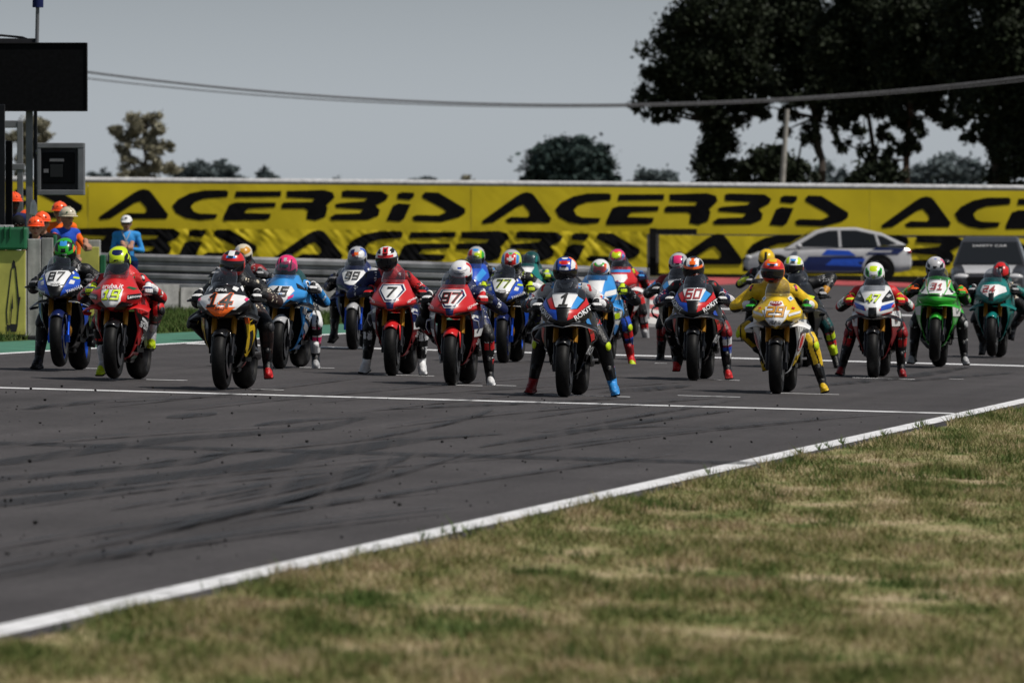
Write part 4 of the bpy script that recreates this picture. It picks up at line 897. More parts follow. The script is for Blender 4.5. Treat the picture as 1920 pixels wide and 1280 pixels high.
def suit_rule(su):
    g=lambda *ks: next((su[k] for k in ks if k in su), su['base'])
    pt=su.get('patch')
    def rule(nm,t,c,o):
        sd='_L' if c[0]<0 else '_R'
        sg=-1 if c[0]<0 else 1; inner=su.get('inner','black')
        if nm in ('thigh','shin') and (o[0]*sg<-.028 or o[1]>.045): return inner
        if nm in ('uarm','farm') and (o[2]<-.035 or o[0]*sg<-.045): return inner
        if nm in ('thigh','shin') and abs(o[0]*sg-.030)<.008: return 'ink'
        if pt and nm in ('uarm','farm','thigh','shin','bar'):
            w=mnoise.noise((c[0]*52,c[1]*30,c[2]*60)); lo,hi={'uarm':(.42,.72),'farm':(.25,.5),'thigh':(.35,.6),'shin':(.30,.44),'bar':(.5,.8)}[nm]
            if lo<t<hi and w>.12: return pt[int(t*7)%len(pt)]
        if nm in ('uarm',): 
            if t<.30: return g('shoulder'+sd,'shoulder')
            if t>.86: return g('elbow'+sd,'elbow')
            return g('uarm'+sd,'uarm')
        if nm=='farm':
            if t<.12: return g('elbow'+sd,'elbow')
            if t>.72: return g('cuff'+sd,'cuff','farm')
            return g('farm'+sd,'farm')
        if nm=='thigh':
            if t>.80: return g('knee'+sd,'knee')
            return g('thigh'+sd,'thigh')
        if nm=='shin':
            if t<.14: return g('knee'+sd,'knee')
            if t>.45: return g('shin2'+sd,'shin2','shin'+sd,'shin')
            return g('shin'+sd,'shin')
        if nm=='bar': return g('shoulder'+sd,'shoulder') if abs(c[0])>.16 else g('chest')
        if nm in ('chest','neck'): return g('chest')
        return su['base']
    return rule
def make_rider(sp, bike):
    bpy.context.view_layer.update(); MW=bike.matrix_world.copy(); MI=MW.inverted(); R0_=bike.location
    root=empty('person',bike.location,bike.rotation_euler); tag(root,sp['rlabel'],'rider','riders on the racing motorcycles')
    def loc(u,v,yl):
        w=P(u,v,R0_.y+yl); return MI@w
    ht=loc(*sp['head'],.42); hp=rad(sp.get('pitch',22)); hy=rad(sp.get('turn',0))
    hc=Vector((ht.x,.42,ht.z-.137)); neck=hc+Vector((0,.10,-.165)); pel=Vector((sp.get('hip',0)+neck.x*.25,1.0,.925)); mid=pel.lerp(neck,.42)+Vector((0,0,.05)); ch=pel.lerp(neck,.78)+Vector((0,0,.01))
    B=[('torso',pel,mid,.16,.16),('torso',mid,ch,.16,.17),('neck',neck,hc,.07,.065)]
    sw=sp.get('sw',.195); sh={}; hip={}
    for s in (-1,1):
        sh[s]=neck+Vector((s*sw,.045,-.055)); hip[s]=pel+Vector((s*.105,-.02,-.06))
        B.append(('bar',neck+Vector((s*.03,.05,-.05)),sh[s],.095,.092)); B.append(('torso',pel,hip[s],.13,.115)); B.append(('chest',ch,neck+Vector((s*.08,.06,-.08)),.145,.11))
    su=sp['suit']
    for s in (-1,1):
        grip=Vector((s*.305,.315,.90)); wr=grip+Vector((s*.012,.115,.052)); el=ik(sh[s],wr,.285,.265,(s*1.0,sp.get('elb',.25),sp.get('elz',-.75)))
        B.append(('uarm',sh[s],el,.084,.070)); B.append(('farm',el,wr,.070,.046))
        gl=put('glove',shared(('glove',s),lambda: glove_mesh(s)),root,[M(su.get('glove'+('_L' if s<0 else '_R'),su.get('glove','black')),'leather'),M(su.get('knuckle','lgrey'),'leather')],grip,(rad(8),0,-s*rad(-20)))
        ft=sp.get('feet',{}).get('L' if s<0 else 'R')
        if ft:
            toe=loc(ft[0],ft[1],ft[2] if len(ft)>2 else .70); ank=toe+Vector((-s*.02,.155,.115)); pole=(s*.5,-1,.15)
        else: ank=Vector((s*.235,1.03,.44)); pole=(s*.75,-1,.2)
        kn=ik(hip[s],ank,.43,.415,pole)
        B.append(('thigh',hip[s],kn,.118,.086)); cf=kn.lerp(ank,.34)+Vector((0,.02,0)); B.append(('shin',kn,cf,.080,.076)); B.append(('shin',cf,ank,.076,.050))
        za=(kn-ank).normalized(); fw=Vector((s*.18,-.85,-.5)); ya=-(fw-za*fw.dot(za)).normalized(); xa=ya.cross(za)
        rm=Matrix((xa,ya,za)).transposed().to_4x4()
        b=put('boot',shared('boot',boot_mesh),root,[M(su.get('boot'+('_L' if s<0 else '_R'),su.get('boot','black')),'leather'),M(su.get('toe'+('_L' if s<0 else '_R'),su.get('toe','black')),'leather'),M(su.get('bshin',su.get('boot','black')),'leather'),M('ink','matte')]); b.matrix_local=Matrix.Translation(ank)@rm@Matrix.Diagonal((1.12,1.1,1.1,1))
        ks=su.get('slider')
        if ks:
            q=MB(); dirn=((kn-hip[s]).cross(Vector((0,0,1)))*1).normalized(); out=Vector((s*.85,-.5,.1)).normalized()
            q.ellipsoid((0,0,0),(.022,.042,.05),12,8); o=q.build('knee_slider',M(ks,'leather'),root); o.matrix_local=Matrix.Translation(kn+out*.072+Vector((0,0,-.03)))@out.to_track_quat('X','Z').to_matrix().to_4x4()
        sc=su.get('cup')
        if sc:
            q=MB(); out=Vector((s*.55,-.65,.5)).normalized(); q.ellipsoid((0,0,0),(.016,.036,.046),12,8); q.ellipsoid((.007,0,0),(.014,.02,.026),10,6,1)
            o=q.build('shoulder_cup',[M(sc,'leather'),M(su.get('cup2',sc),'leather')],root); o.matrix_local=Matrix.Translation(sh[s]+out*.072)@out.to_track_quat('X','Z').to_matrix().to_4x4()
    body_object([(n,tuple(a),tuple(b),ra,rb) for n,a,b,ra,rb in B],root,suit_rule(su))
    make_helmet(root,hc,(hp,rad(sp.get('tilt',0)),hy),sp['helmet'][0],sp['helmet'][1],scale=sp.get('hs',1.0))
    return root
def suit_add(): pass
# ---- the grid, front to back
def cross(c,a0,a1,e0,e1,w): am=(a0+a1)/2; em=(e0+e1)/2; return [(c,am-w,am+w,e0,e1),(c,a0,a1,em-w*.7,em+w*.7)]
FLB=[('stripe','navy',[])]
GRID=[
 dict(num=('1',.01,.98,.10,'ink',None,1.15),type='bmw',at=(1058,745),body='black',wing='black',wingedge='lgrey',fender='black',art=art_bmw(),text=TX_BMW,flanktext=[('ROKiT',.47,.47,.085,-.1,'white')],flankart=[('red',[[(.22,.70),(.30,.72),(.44,.58),(.36,.55)]]),('lblue',[[(.16,.80),(.24,.80),(.30,.73),(.22,.71)]])],
  label='black racing motorcycle with number 1 on a white plate, nearest the start line', rlabel='rider in white and black leathers with navy helmet on motorcycle number 1',
  head=(1060,481),pitch=20,feet=dict(L=(993,736),R=(1149,738)),suit=dict(patch=('red', 'lblue', 'ink'),base='black',shoulder='lgrey',chest='lgrey',uarm='white',elbow='black',farm='black',cuff='white',glove='black',knuckle='white',thigh='black',shin='black',boot='dred',boot_R='lblue',toe_L='dred',toe_R='lblue',bshin='black',slider='fluo',cup='red',cup2='red'),
  helmet=('navy',[('blue',-32,32,22,75),('orange',-25,25,50,60),('red',-14,14,46,66),('white',-20,20,22,33),('white',34,60,20,80),('orange',60,130,10,75),('lgrey',-80,-45,15,75),('white',-70,70,75,90)])),
 dict(num=('60',0,.98,.085,'dred',None,1.0),type='bmw',at=(1301,714),body='black',wing='black',wingedge='grey',fender='black',art=art_bmw(),text=TX_BMW,flanktext=[('ROKiT',.47,.47,.085,-.1,'white')],flankart=[('red',[[(.22,.70),(.30,.72),(.44,.58),(.36,.55)]]),('blue',[[(.16,.80),(.24,.80),(.30,.73),(.22,.71)]])],
  label='black racing motorcycle with red number 60 on a white plate', rlabel='rider with orange and black helmet on motorcycle number 60',
  head=(1300,481),pitch=20,feet=dict(L=(1264,682,.9),R=(1364,703)),suit=dict(patch=('white', 'red'),base='black',shoulder='black',uarm='navy',elbow='white',farm_R='white',farm='navy',glove='black',knuckle='white',knee_R='dred',shin_R='blue',shin2_R='white',boot='black',toe='red',slider='dred',cup='dgrey',cup2='red'),
  helmet=('black',[('orange',-70,70,17,30),('white',-35,35,30,75),('orange',-16,16,38,62),('lblue',-24,24,30,40),('orange',-8,8,62,80),('lgrey',-110,-60,20,60),('lgrey',60,110,20,60)])),
 dict(num=('29',0,.873,.085,'gold','ink',1.1),type='duc',at=(1456,739),body='yellow',wing='white',fender='black',flank='white',art=art_duc('white',extra=[('stripe','white',[[(-.15,.895),(.15,.895),(.10,.80),(.0,.72),(-.10,.80)]],False),('stripe','white',[[(-.06,.99),(.06,.99),(.09,.93),(-.09,.93)]],False),('emblem','dred',[[(.062*math.cos(a*.524),.965+.026*math.sin(a*.524)) for a in range(12)]],False),('sticker','white',[[(-.165,1.01),(-.13,1.045),(-.105,1.02),(-.135,.985)],[(-.245,.89),(-.13,.855),(-.135,.83),(-.245,.865)]],True),('sticker','lblue',[[(-.15,1.012),(-.13,1.03),(-.12,1.02),(-.138,1.002)]],True),('sticker','red',[[(-.19,.915),(-.16,.925),(-.155,.91),(-.185,.90)]],True)]),
  text=[('HERO',0,.772,.026,0,'ink'),('PATA',0,.965,.024,0,'white')],flankart=[('yellow',[[(.2,.90),(.55,.90),(.5,.80),(.16,.80)],[(.3,.40),(.8,.50),(.8,.36),(.35,.30)]]),('dred',[[(.34+.07*math.cos(a*.524),.56+.105*math.sin(a*.524)) for a in range(12)]]),('white',[[(.34+.055*math.cos(a*.524),.56+.088*math.sin(a*.524)) for a in range(12)]]),('red',[[(.34+.042*math.cos(a*.524),.56+.072*math.sin(a*.524)) for a in range(12)]])],
  label='yellow and white racing motorcycle with gold number 29', rlabel='rider in yellow leathers with orange and red helmet on the yellow motorcycle',
  head=(1449,484),pitch=8,tilt=4,feet=dict(R=(1542,732)),suit=dict(base='yellow',chest='yellow',elbow='yellow',uarm='yellow',farm='yellow',cuff='white',glove='black',knuckle='green',thigh='black',knee='yellow',shin='yellow',shin2='yellow',boot='black',toe='yellow',bshin='black',slider='fluo',cup='dgrey',cup2='pink'),
  helmet=('orange',[('red',-80,80,17,32),('orange',-40,40,45,90),('yellow',-18,18,55,85),('lblue',-26,26,33,44),('red',-75,-40,32,75),('red',40,75,32,75),('red',-60,60,-52,-26),('black',-150,-95,-20,60),('orange',90,150,-20,50)])),
 dict(num=('14',0,.885,.105,'ink','orange',1.15),type='duc',at=(416,733),lift=.015,body='black',wing='black',fender='black',tank='black',art=[('stripe','white',[[(-.262,.90),(-.21,.935),(-.10,.955),(.10,.955),(.21,.935),(.262,.90),(.15,.80),(-.15,.80)]],False),('stripe','orange',[[(-.15,.825),(.15,.825),(.04,.735),(-.04,.735)]],False),('air_intake','ink',[[(-.19,.775),(-.115,.80),(-.05,.735),(-.02,.715),(-.09,.72),(-.15,.735)]],True),('sticker','white',[[(-.20,1.0),(-.17,1.035),(-.15,1.02),(-.18,.975)],[(-.145,1.01),(-.10,1.03),(-.095,1.0),(-.135,.975)]],True),('sticker','pink',[[(-.25,.90),(-.225,.915),(-.215,.895),(-.235,.88)]],True)],
  text=[('Beta',.01,.805,.03,0,'ink'),('CIFRA',0,.985,.026,0,'white')],flankart=[('yellow',[[(.2,.66),(.32,.70),(.62,.40),(.5,.30),(.36,.36)]]),('black',[[(.30,.58),(.36,.60),(.52,.42),(.44,.38)]]),('orange',[[(.15,.735),(.15,.66),(.26,.66),(.27,.735)],[(.62,.36),(.82,.32),(.8,.26),(.64,.27)]]),('red',[[(.6,.30),(.7,.34),(.85,.26),(.7,.22)]])],
  label='black and white racing motorcycle with orange nose tip and number 14', rlabel='rider in black leathers with bright red helmet on motorcycle number 14',
  head=(436,469),pitch=6,tilt=3,yaw=1.5,feet=dict(R=(500,697)),suit=dict(patch=('dgrey', 'cream'),base='black',shoulder='black',uarm='black',farm='brown',elbow='brown',cuff='black',glove='black',knuckle='white',thigh='brown',knee='black',shin='brown',boot='black',toe='red',bshin='black',slider='dgrey',cup='black',cup2='cream'),
  helmet=('red',[('white',-14,14,40,80),('black',-36,-14,45,72),('black',14,36,45,72),('lblue',-22,22,30,42),('black',-75,75,-28,18),('black',-180,-100,-40,60),('black',100,180,-40,60),('red',-60,60,-52,-36)])),
 dict(num=('19',0,.858,.078,'fluo','ink',1.1),type='duc',at=(213,715),lift=.03,body='red',wing='red',fender='black',art=art_duc('white',extra=[('stripe','dkgreen',[[(-.225,.935),(-.15,.955),(-.13,.94),(-.20,.915)]],True),('sticker','black',[[(-.262,.885),(-.155,.865),(-.15,.815),(-.255,.83)]],True)]),
  text=[('aruba.it',0,.947,.045,0,'white'),('Lenovo',-.205,.848,.026,-.16,'white'),('Lenovo',.205,.848,.026,.16,'white')],flankart=[('black',[[(.16,.70),(.5,.62),(.9,.40),(.85,.30),(.4,.50),(.25,.60)]]),('white',[[(.30,.645),(.55,.56),(.55,.535),(.30,.62)],[(.5,.42),(.75,.36),(.75,.33),(.5,.39)]]),('dkgreen',[[(.5,.26),(.9,.25),(.9,.21),(.5,.22)]])],flanktext=[('aruba',.40,.565,.085,-.2,'white'),('Lenovo',.52,.43,.05,-.2,'white'),('TIM',.60,.32,.07,-.2,'white')],
  label='red racing motorcycle with number 19 on the left, with winglets', rlabel='rider in red leathers with fluorescent yellow helmet on the red motorcycle',
  head=(222,463),pitch=38,yaw=2,feet=dict(L=(186,697),R=(284,637,.8)),suit=dict(patch=('white', 'dkgreen'),base='red',shoulder='red',uarm='red',farm='red',cuff='white',elbow='red',glove='white',glove_L='fluo',knuckle='navy',thigh='black',knee='red',shin='black',boot='lgrey',toe='fluo',bshin='white',slider='black',cup='ink',cup2='white'),
  helmet=('fluo',[('navy',-26,26,62,90),('black',-75,75,-30,20),('black',-60,-38,20,45),('black',38,60,20,45),('black',-6,6,36,44),('black',-180,-95,-52,40),('black',95,180,-52,40)])),
 dict(num=('87',0,.972,.072,'ink','white',1.1),type='yam',at=(112,697),lift=.055,body='black',wing='black',wingedge='lgrey',fender='navy',rim='blue',forkb='blue',cal='gold',art=art_yam(),text=[('YAMAHA',-.17,.84,.026,-.42,'white'),('YAMAHA',.17,.84,.026,.42,'white'),('PROLIFE',0,.883,.018,0,'ink')],flankart=[('blue',[[(.2,.70),(.3,.74),(.5,.5),(.42,.45)]]),('grey',[[(.5,.36),(.8,.40),(.8,.3),(.6,.27)]])],
  label='blue and black racing motorcycle with number 87, front wheel lifting beside the pit wall', rlabel='rider with green and black helmet on motorcycle number 87',
  head=(120,447),pitch=36,lean=-2,feet=dict(L=(66,690)),suit=dict(patch=('lgrey', 'grey'),base='black',shoulder='black',uarm='black',elbow='navy',farm='black',glove='black',knuckle='grey',thigh='black',knee='black',shin='black',boot='dgrey',toe='black',slider='dgrey',cup='black',cup2='grey'),
  helmet=('green',[('black',-60,60,60,90),('lblue',-18,18,62,82),('black',-12,12,30,50),('black',-50,-28,30,60),('black',28,50,30,60),('orange',-80,-55,15,35),('orange',55,80,15,35),('lgrey',-16,16,16,26),('black',-75,75,-30,15),('black',-180,-90,-52,50),('black',90,180,-52,50)])),
 dict(num=('97',0,.93,.085,'ink','red',1.1),type='hon',at=(847,723),body='red',wing='navy',wingedge='white',fender='red',flank='dred',art=art_hon(),text=[('HONDA',-.21,.845,.018,-.5,'white'),('HONDA',.21,.845,.018,.5,'white')],flankart=[('navy',[[(.1,.80),(.5,.80),(.6,.62),(.2,.60)]]),('white',[[(.12,.765),(.3,.74),(.3,.70),(.15,.715)],[(.24,.60),(.62,.62),(.66,.54),(.27,.52)]])],flanktext=[('Safe',.45,.47,.06,-.1,'white')],
  label='red racing motorcycle with number 97 on a six-sided plate, left of number 77', rlabel='rider with white helmet and red gloves on motorcycle number 97',
  head=(864,489),pitch=34,feet=dict(R=(918,718)),suit=dict(patch=('white', 'black'),base='navy',shoulder='navy',uarm='navy',elbow='navy',farm='navy',shoulder_L='black',uarm_L='red',farm_L='black',cuff='black',glove='red',glove_L='black',knuckle='white',thigh='navy',knee='black',shin='black',shin2='red',boot='black',toe='white',bshin='black',slider='black',cup='navy',cup2='white'),
  helmet=('white',[('blue',-10,10,58,68),('black',-26,26,34,40),('red',-42,42,8,20),('black',-75,75,-30,9),('red',60,120,20,60),('black',-120,-70,10,40),('lgrey',-40,40,42,48)])),
 dict(num=('7',0,.93,.085,'ink',None,1.3),type='hon',at=(735,705),body='red',wing='navy',wingedge='white',fender='red',flank='dred',art=art_hon(),text=[('HONDA',-.21,.845,.018,-.5,'white'),('HONDA',.21,.845,.018,.5,'white')],flankart=[('navy',[[(.1,.80),(.5,.80),(.6,.62),(.2,.60)]]),('white',[[(.12,.765),(.3,.74),(.3,.70),(.15,.715)],[(.24,.60),(.62,.62),(.66,.54),(.27,.52)]])],flanktext=[('Safe',.45,.47,.06,-.1,'white')],
  label='red racing motorcycle with single-digit plate 7, right of the dark blue number 99', rlabel='rider with white helmet with red stripe and white boots on motorcycle number 7',
  head=(725,462),pitch=14,tilt=-3,feet=dict(L=(681,697),R=(791,695)),suit=dict(patch=('white', 'ink'),base='red',chest='dred',shoulder_L='navy',shoulder_R='red',uarm_L='navy',uarm_R='red',elbow='red',elbow_L='navy',farm='navy',glove='black',knuckle='red',thigh='dred',knee='black',shin='black',shin2='white',boot='white',toe='white',bshin='black',slider='dgrey',cup='ink',cup2='ink'),
  helmet=('white',[('red',-14,14,30,80),('black',-7,7,45,70),('red',-44,44,17,30),('black',-50,-24,36,60),('black',24,50,36,60),('navy',-120,-70,0,60),('navy',70,130,0,60),('black',-75,75,-52,16)])),
 dict(num=('45',0,.885,.08,'ink',None,1.1),type='duc',at=(524,692),yaw=2,lean=2,body='lblue',wing='black',fender='lgrey',art=[('number_plate','white',[[(-.19,.92),(-.10,.95),(.11,.95),(.15,.90),(.06,.77),(.0,.735),(-.06,.77)]],False),('stripe','pink',[[(.09,.83),(.15,.86),(.14,.83),(.09,.80)]],True),('air_intake','ink',[[(-.19,.775),(-.115,.80),(-.05,.735),(-.02,.715),(-.09,.72),(-.15,.735)]],True),('stripe','black',[[(.14,.985),(.19,.955),(.25,.915),(.255,.90),(.17,.93)]],True)],flankart=[('lgrey',[[(.2,.72),(.42,.66),(.36,.60),(.2,.65)],[(.3,.55),(.6,.44),(.55,.38),(.32,.48)]]),('black',[[(.3,.64),(.6,.50),(.58,.46),(.3,.58)]]),('dred',[[(.4,.42),(.6,.36),(.6,.32),(.4,.38)]])],flanktext=[('DIXE',.36,.60,.05,-.3,'white')],
  label='light blue and white racing motorcycle with number 45', rlabel='rider with pink helmet and pink knee panel on motorcycle number 45',
  head=(538,479),pitch=34,feet=dict(R=(590,684)),suit=dict(patch=('white', 'dteal'),base='dteal',shoulder='lblue',uarm='black',elbow='lblue',farm='lblue',cuff='white',glove='black',knuckle='white',thigh='black',knee='white',shin='pink',shin2='black',boot='black',toe='lgrey',bshin='white',slider='white',cup='white',cup2='black'),
  helmet=('pink',[('black',-30,-20,30,70),('teal',-20,20,38,52),('black',-50,-40,20,60),('black',30,38,20,60),('teal',-16,16,14,24),('black',-75,75,-30,10),('lgrey',-8,8,70,85),('dteal',-180,-100,-52,50),('pink',100,180,-52,50)])),
 dict(num=('99',0,.965,.078,'ink',None,1.1),type='yam',at=(662,656),body='navy',wing='navy',fender='lgrey',forkb='blue',art=[('number_plate','white',[[(x*1.12,(z-.96)*1.1+.955) for x,z in PL_YAM]],False),('sticker','white',[[(-.185,1.04),(-.165,1.065),(-.155,1.055),(-.175,1.03)]],True)],flankart=[('blue',[[(.2,.74),(.32,.78),(.6,.5),(.42,.40)]])],
  label='dark blue racing motorcycle with number 99 on a white plate', rlabel='rider with silver and purple helmet on motorcycle number 99',
  head=(670,463),pitch=34,feet=dict(L=(621,637)),suit=dict(patch=('white', 'blue'),base='navy',shoulder='lgrey',uarm='navy',elbow='black',farm='navy',glove='black',knuckle='grey',thigh='black',knee='black',shin='black',boot='dgrey',toe='black',slider='dgrey'),
  helmet=('lgrey',[('navy',-40,-10,45,80),('orange',-12,14,48,66),('dred',-26,-8,40,55),('white',15,50,30,60),('black',-75,75,-30,14),('blue',60,120,20,70)])),
 dict(num=('77',0,.972,.075,'ink','fluo',1.1),type='yam',at=(944,681),body='black',wing='black',wingedge='lgrey',fender='navy',rim='blue',forkb='blue',cal='gold',art=art_yam(),text=[('YAMAHA',-.17,.84,.026,-.42,'white'),('YAMAHA',.17,.84,.026,.42,'white'),('PROLIFE',0,.883,.018,0,'ink')],flankart=[('blue',[[(.2,.70),(.3,.74),(.5,.5),(.42,.45)]]),('grey',[[(.5,.36),(.8,.40),(.8,.3),(.6,.27)]])],
  label='blue and black racing motorcycle with yellow-edged number 77', rlabel='rider with red helmet front with white cross on motorcycle number 77',
  head=(959,469),pitch=38,suit=dict(patch=('fluo', 'lgrey'),base='black',shoulder='black',uarm='lgrey',elbow='fluo',farm='white',glove='fluo',knuckle='black',thigh='navy',knee='black',shin='navy',boot='black',slider='lblue',cup='black',cup2='fluo'),
  helmet=('lgrey',[('red',-32,32,22,76)]+cross('white',-20,20,34,70,7)+[('fluo',60,110,0,70),('lblue',36,52,20,70),('lblue',-60,-40,20,70),('green',-40,40,78,90),('black',-75,75,-30,6)])),
 dict(num=('47',0,.945,.07,'fluo','ink',1.1),type='bmw',at=(1638,709),body='white',wing='black',fender='black',flank='dred',art=[('stripe','black',[[(-.225,.985),(-.175,1.05),(-.10,.93),(-.105,.90),(-.235,.93)]],True),('stripe','red',[[(-.25,.885),(-.08,.83),(-.075,.805),(-.25,.85)],[(-.21,.80),(-.10,.765),(-.10,.755),(-.215,.785)]],True),('stripe','blue',[[(-.235,.905),(-.10,.86),(-.085,.80),(-.20,.835)]],True),('sticker','lgrey',[[(-.20,.985),(-.17,1.0),(-.14,.97),(-.17,.955)]],True),('headlight_sticker','ink',[[(-.195,.785),(-.10,.755),(-.09,.735),(-.15,.74)]],True),('air_intake','ink',[[(-.045,.84),(.045,.84),(.045,.735),(-.045,.735)]],False)],flankart=[('white',[[(.1,.80),(.5,.80),(.5,.62),(.2,.62)]])],flanktext=[('41',.30,.70,.07,0,'dred')],
  label='white and red racing motorcycle with yellow-green number 47', rlabel='rider with white and lime helmet and red boots on motorcycle number 47',
  head=(1639,493),pitch=40,feet=dict(L=(1575,702),R=(1691,701)),suit=dict(patch=('white', 'green'),base='black',shoulder='red',uarm='dteal',elbow='red',farm='white',cuff='red',glove='red',knuckle='fluo',thigh='black',knee='dred',shin='black',shin2='red',boot='black',toe='dred',bshin='black',slider='dred'),
  helmet=('white',[('fluo',-22,22,58,88),('green',-52,-24,28,55),('green',24,52,28,55),('black',-44,-30,34,48),('black',30,44,34,48),('fluo',-9,9,20,34),('black',-75,75,-40,14),('black',-180,-100,-52,20),('black',100,180,-52,20)])),
 dict(num=('31',0,.945,.07,'dred',None,1.1),type='kaw',at=(1752,691),lift=.095,yaw=-1,body='green',wing='green',fender='green',flank='green',art=[('number_plate','white',[[(-.10,1.05),(.10,1.05),(.12,.93),(.09,.86),(-.09,.86),(-.12,.93)]],False),('stripe','white',[[(-.165,1.06),(-.125,1.06),(-.13,.92),(-.10,.85),(-.19,.86),(-.235,.90),(-.15,.94)]],True),('stripe','gold',[[(-.16,1.05),(-.14,1.06),(-.125,.96),(-.135,.955)]],True),('stripe','black',[[(-.215,.885),(-.15,.955),(-.14,.94),(-.18,.885)],[(-.24,.845),(-.0,.845),(-.0,.825),(-.24,.825)]],True)],flankart=[('white',[[(.14,.72),(.5,.72),(.5,.62),(.2,.60)]]),('black',[[(.35,.50),(.6,.52),(.6,.4),(.4,.38)]])],
  label='lime green and white racing motorcycle with number 31, front wheel lifting', rlabel='rider with silver helmet in green and black leathers on motorcycle number 31',
  head=(1754,481),pitch=34,lean=2,feet=dict(L=(1708,678),R=(1809,678)),suit=dict(patch=('white', 'orange'),base='black',shoulder='black',uarm='green',elbow='green',farm='green',cuff='orange',glove='green',glove_L='black',knuckle='orange',thigh='green',knee='black',shin='black',boot='black',toe='lgrey',slider='lgrey'),
  helmet=('silver',[('lgrey',-30,30,40,80),('black',-55,-30,24,44),('black',30,55,24,44),('black',-10,10,26,40),('blue',-40,40,80,90),('black',-75,75,-30,12),('pink',70,110,10,60)])),
 dict(num=('24',-.03,.925,.075,'dred',None,1.1),type='yam',at=(1860,672),lift=.03,yaw=1,body='teal',wing='teal',fender='teal',art=[('number_plate','white',[[(-.13,.99),(.09,1.0),(.18,.965),(.20,.90),(.10,.86),(.0,.80),(-.12,.87),(-.16,.91)]],False),('stripe','black',[[(-.04,.88),(.04,.88),(.03,.77),(-.03,.77)]],False)],flankart=[('dteal',[[(.3,.6),(.6,.62),(.6,.4),(.35,.42)]])],
  label='teal racing motorcycle with number 24 at the right edge', rlabel='rider with coral red helmet in teal and black leathers at the right edge',
  head=(1877,492),pitch=38,feet=dict(L=(1838,654,.9)),suit=dict(patch=('lgrey', 'cream'),base='dteal',shoulder='black',uarm='dteal',elbow='teal',farm='teal',glove='black',thigh='black',knee='black',shin='brown',boot='dgrey',toe='dgrey',slider='dgrey'),
  helmet=('red',[('dteal',-180,-60,-52,60),('dteal',60,180,-52,60),('black',-16,16,25,75),('lgrey',-5,5,35,60),('black',-75,75,-30,10),('white',-26,-16,40,60)])),
 dict(num=None,type='bmw',at=(1118,683),body='lblue',wing='lblue',wingedge='white',fender='black',flank='white',art=[('stripe','white',[[(-.1,1.04),(.1,1.04),(.08,.9),(-.08,.9)]],False),('stripe','white',[[(.12,.90),(.24,.93),(.24,.87),(.10,.83)]],True),('stripe','black',[[(.06,.82),(.2,.84),(.16,.76),(.05,.74)]],True)],flankart=[('lblue',[[(.15,.8),(.5,.8),(.5,.68),(.2,.66)],[(.3,.5),(.7,.45),(.7,.35),(.35,.38)]]),('fluo',[[(.2,.63),(.35,.64),(.4,.57),(.25,.56)]])],
  label='light blue and white racing motorcycle half hidden behind number 1', rlabel='rider with red helmet rimmed in mint green, behind motorcycle number 1',
  head=(1125,487),pitch=36,feet=dict(R=(1183,684,.9)),suit=dict(patch=('lgrey', 'grey'),base='navy',shoulder='navy',uarm='blue',elbow='black',farm='black',glove='fluo',knuckle='black',thigh='black',knee='blue',shin='navy',shin2='red',boot='red',toe='fluo',bshin='dred',slider='fluo'),
  helmet=('white',[('green',-70,70,58,74),('lblue',-60,60,20,30),('red',-36,36,26,62),('teal',-34,34,20,28),('green',-60,-40,26,60),('orange',36,46,30,60),('black',-75,75,-30,10)])),
 dict(num=None,type='duc',at=(1160,634),yaw=2,body='red',wing='white',fender='red',flank='red',art=[('number_plate','white',[[(-.12,.96),(.12,.96),(.14,.9),(.06,.8),(-.06,.8),(-.14,.9)]],False),('stripe','lblue',[[(-.15,1.03),(.15,1.03),(.16,.99),(-.16,.99)]],False)],flankart=[('white',[[(.2,.5),(.5,.56),(.5,.44),(.25,.40)]])],
  label='red and white racing motorcycle behind the light blue one, right of number 1', rlabel='rider with yellow and pink helmet and white boot, behind the light blue motorcycle',
  head=(1157,468),pitch=34,feet=dict(R=(1212,652,.9)),suit=dict(patch=('lgrey', 'grey'),base='black',shoulder='red',shoulder_R='red',uarm='black',elbow='red',farm='red',cuff='navy',glove='navy',knuckle='lblue',thigh='red',knee='dgrey',shin='red',shin2='lgrey',boot='lgrey',toe='white',slider='black',cup='fluo',cup2='fluo'),
  helmet=('pink',[('fluo',-34,34,40,76),('orange',-50,50,76,90),('green',-70,-45,20,60),('lgrey',-50,50,12,28),('lblue',45,75,20,60),('black',-75,75,-30,8)])),
 dict(num=None,type='bmw',at=(1270,678),body='black',wing='black',fender='black',art=[('stripe','lblue',[[(-.2,.97),(-.14,1.04),(-.06,.9),(-.12,.85)]],True),('number_plate','white',[PL_BMW],False)],
  label='dark racing motorcycle hidden behind number 60', rlabel='rider with pink and silver helmet behind motorcycle number 60',
  head=(1272,475),pitch=34,feet=dict(L=(1234,680,.9)),suit=dict(patch=('lgrey', 'grey'),base='black',shoulder='dred',uarm='lblue',elbow='black',farm='black',glove='black',thigh='black',knee='black',shin='dred',boot='black',slider='black'),
  helmet=('lgrey',[('pink',-24,24,40,84),('navy',-34,-24,30,80),('navy',24,34,30,80),('red',-80,-45,-10,20),('white',-10,10,20,40),('black',-75,75,-30,8)])),
 dict(num=None,type='yam',at=(1440,642),body='white',wing='black',fender='black',art=[('stripe','yellow',[[(-.22,.92),(-.15,1.03),(-.06,.85),(-.1,.8)]],True)],
  label='white and yellow racing motorcycle hidden behind the yellow number 29', rlabel='rider in black with two-lobed yellow helmet left of the yellow motorcycle',
  head=(1437,468),pitch=40,feet=dict(L=(1390,654,.9)),suit=dict(patch=('lgrey', 'grey'),base='black',shoulder='black',uarm='black',elbow='black',farm='fluo',glove='black',thigh='black',knee='black',shin='black',boot='black',slider='black',cup='dred',cup2='dred'),
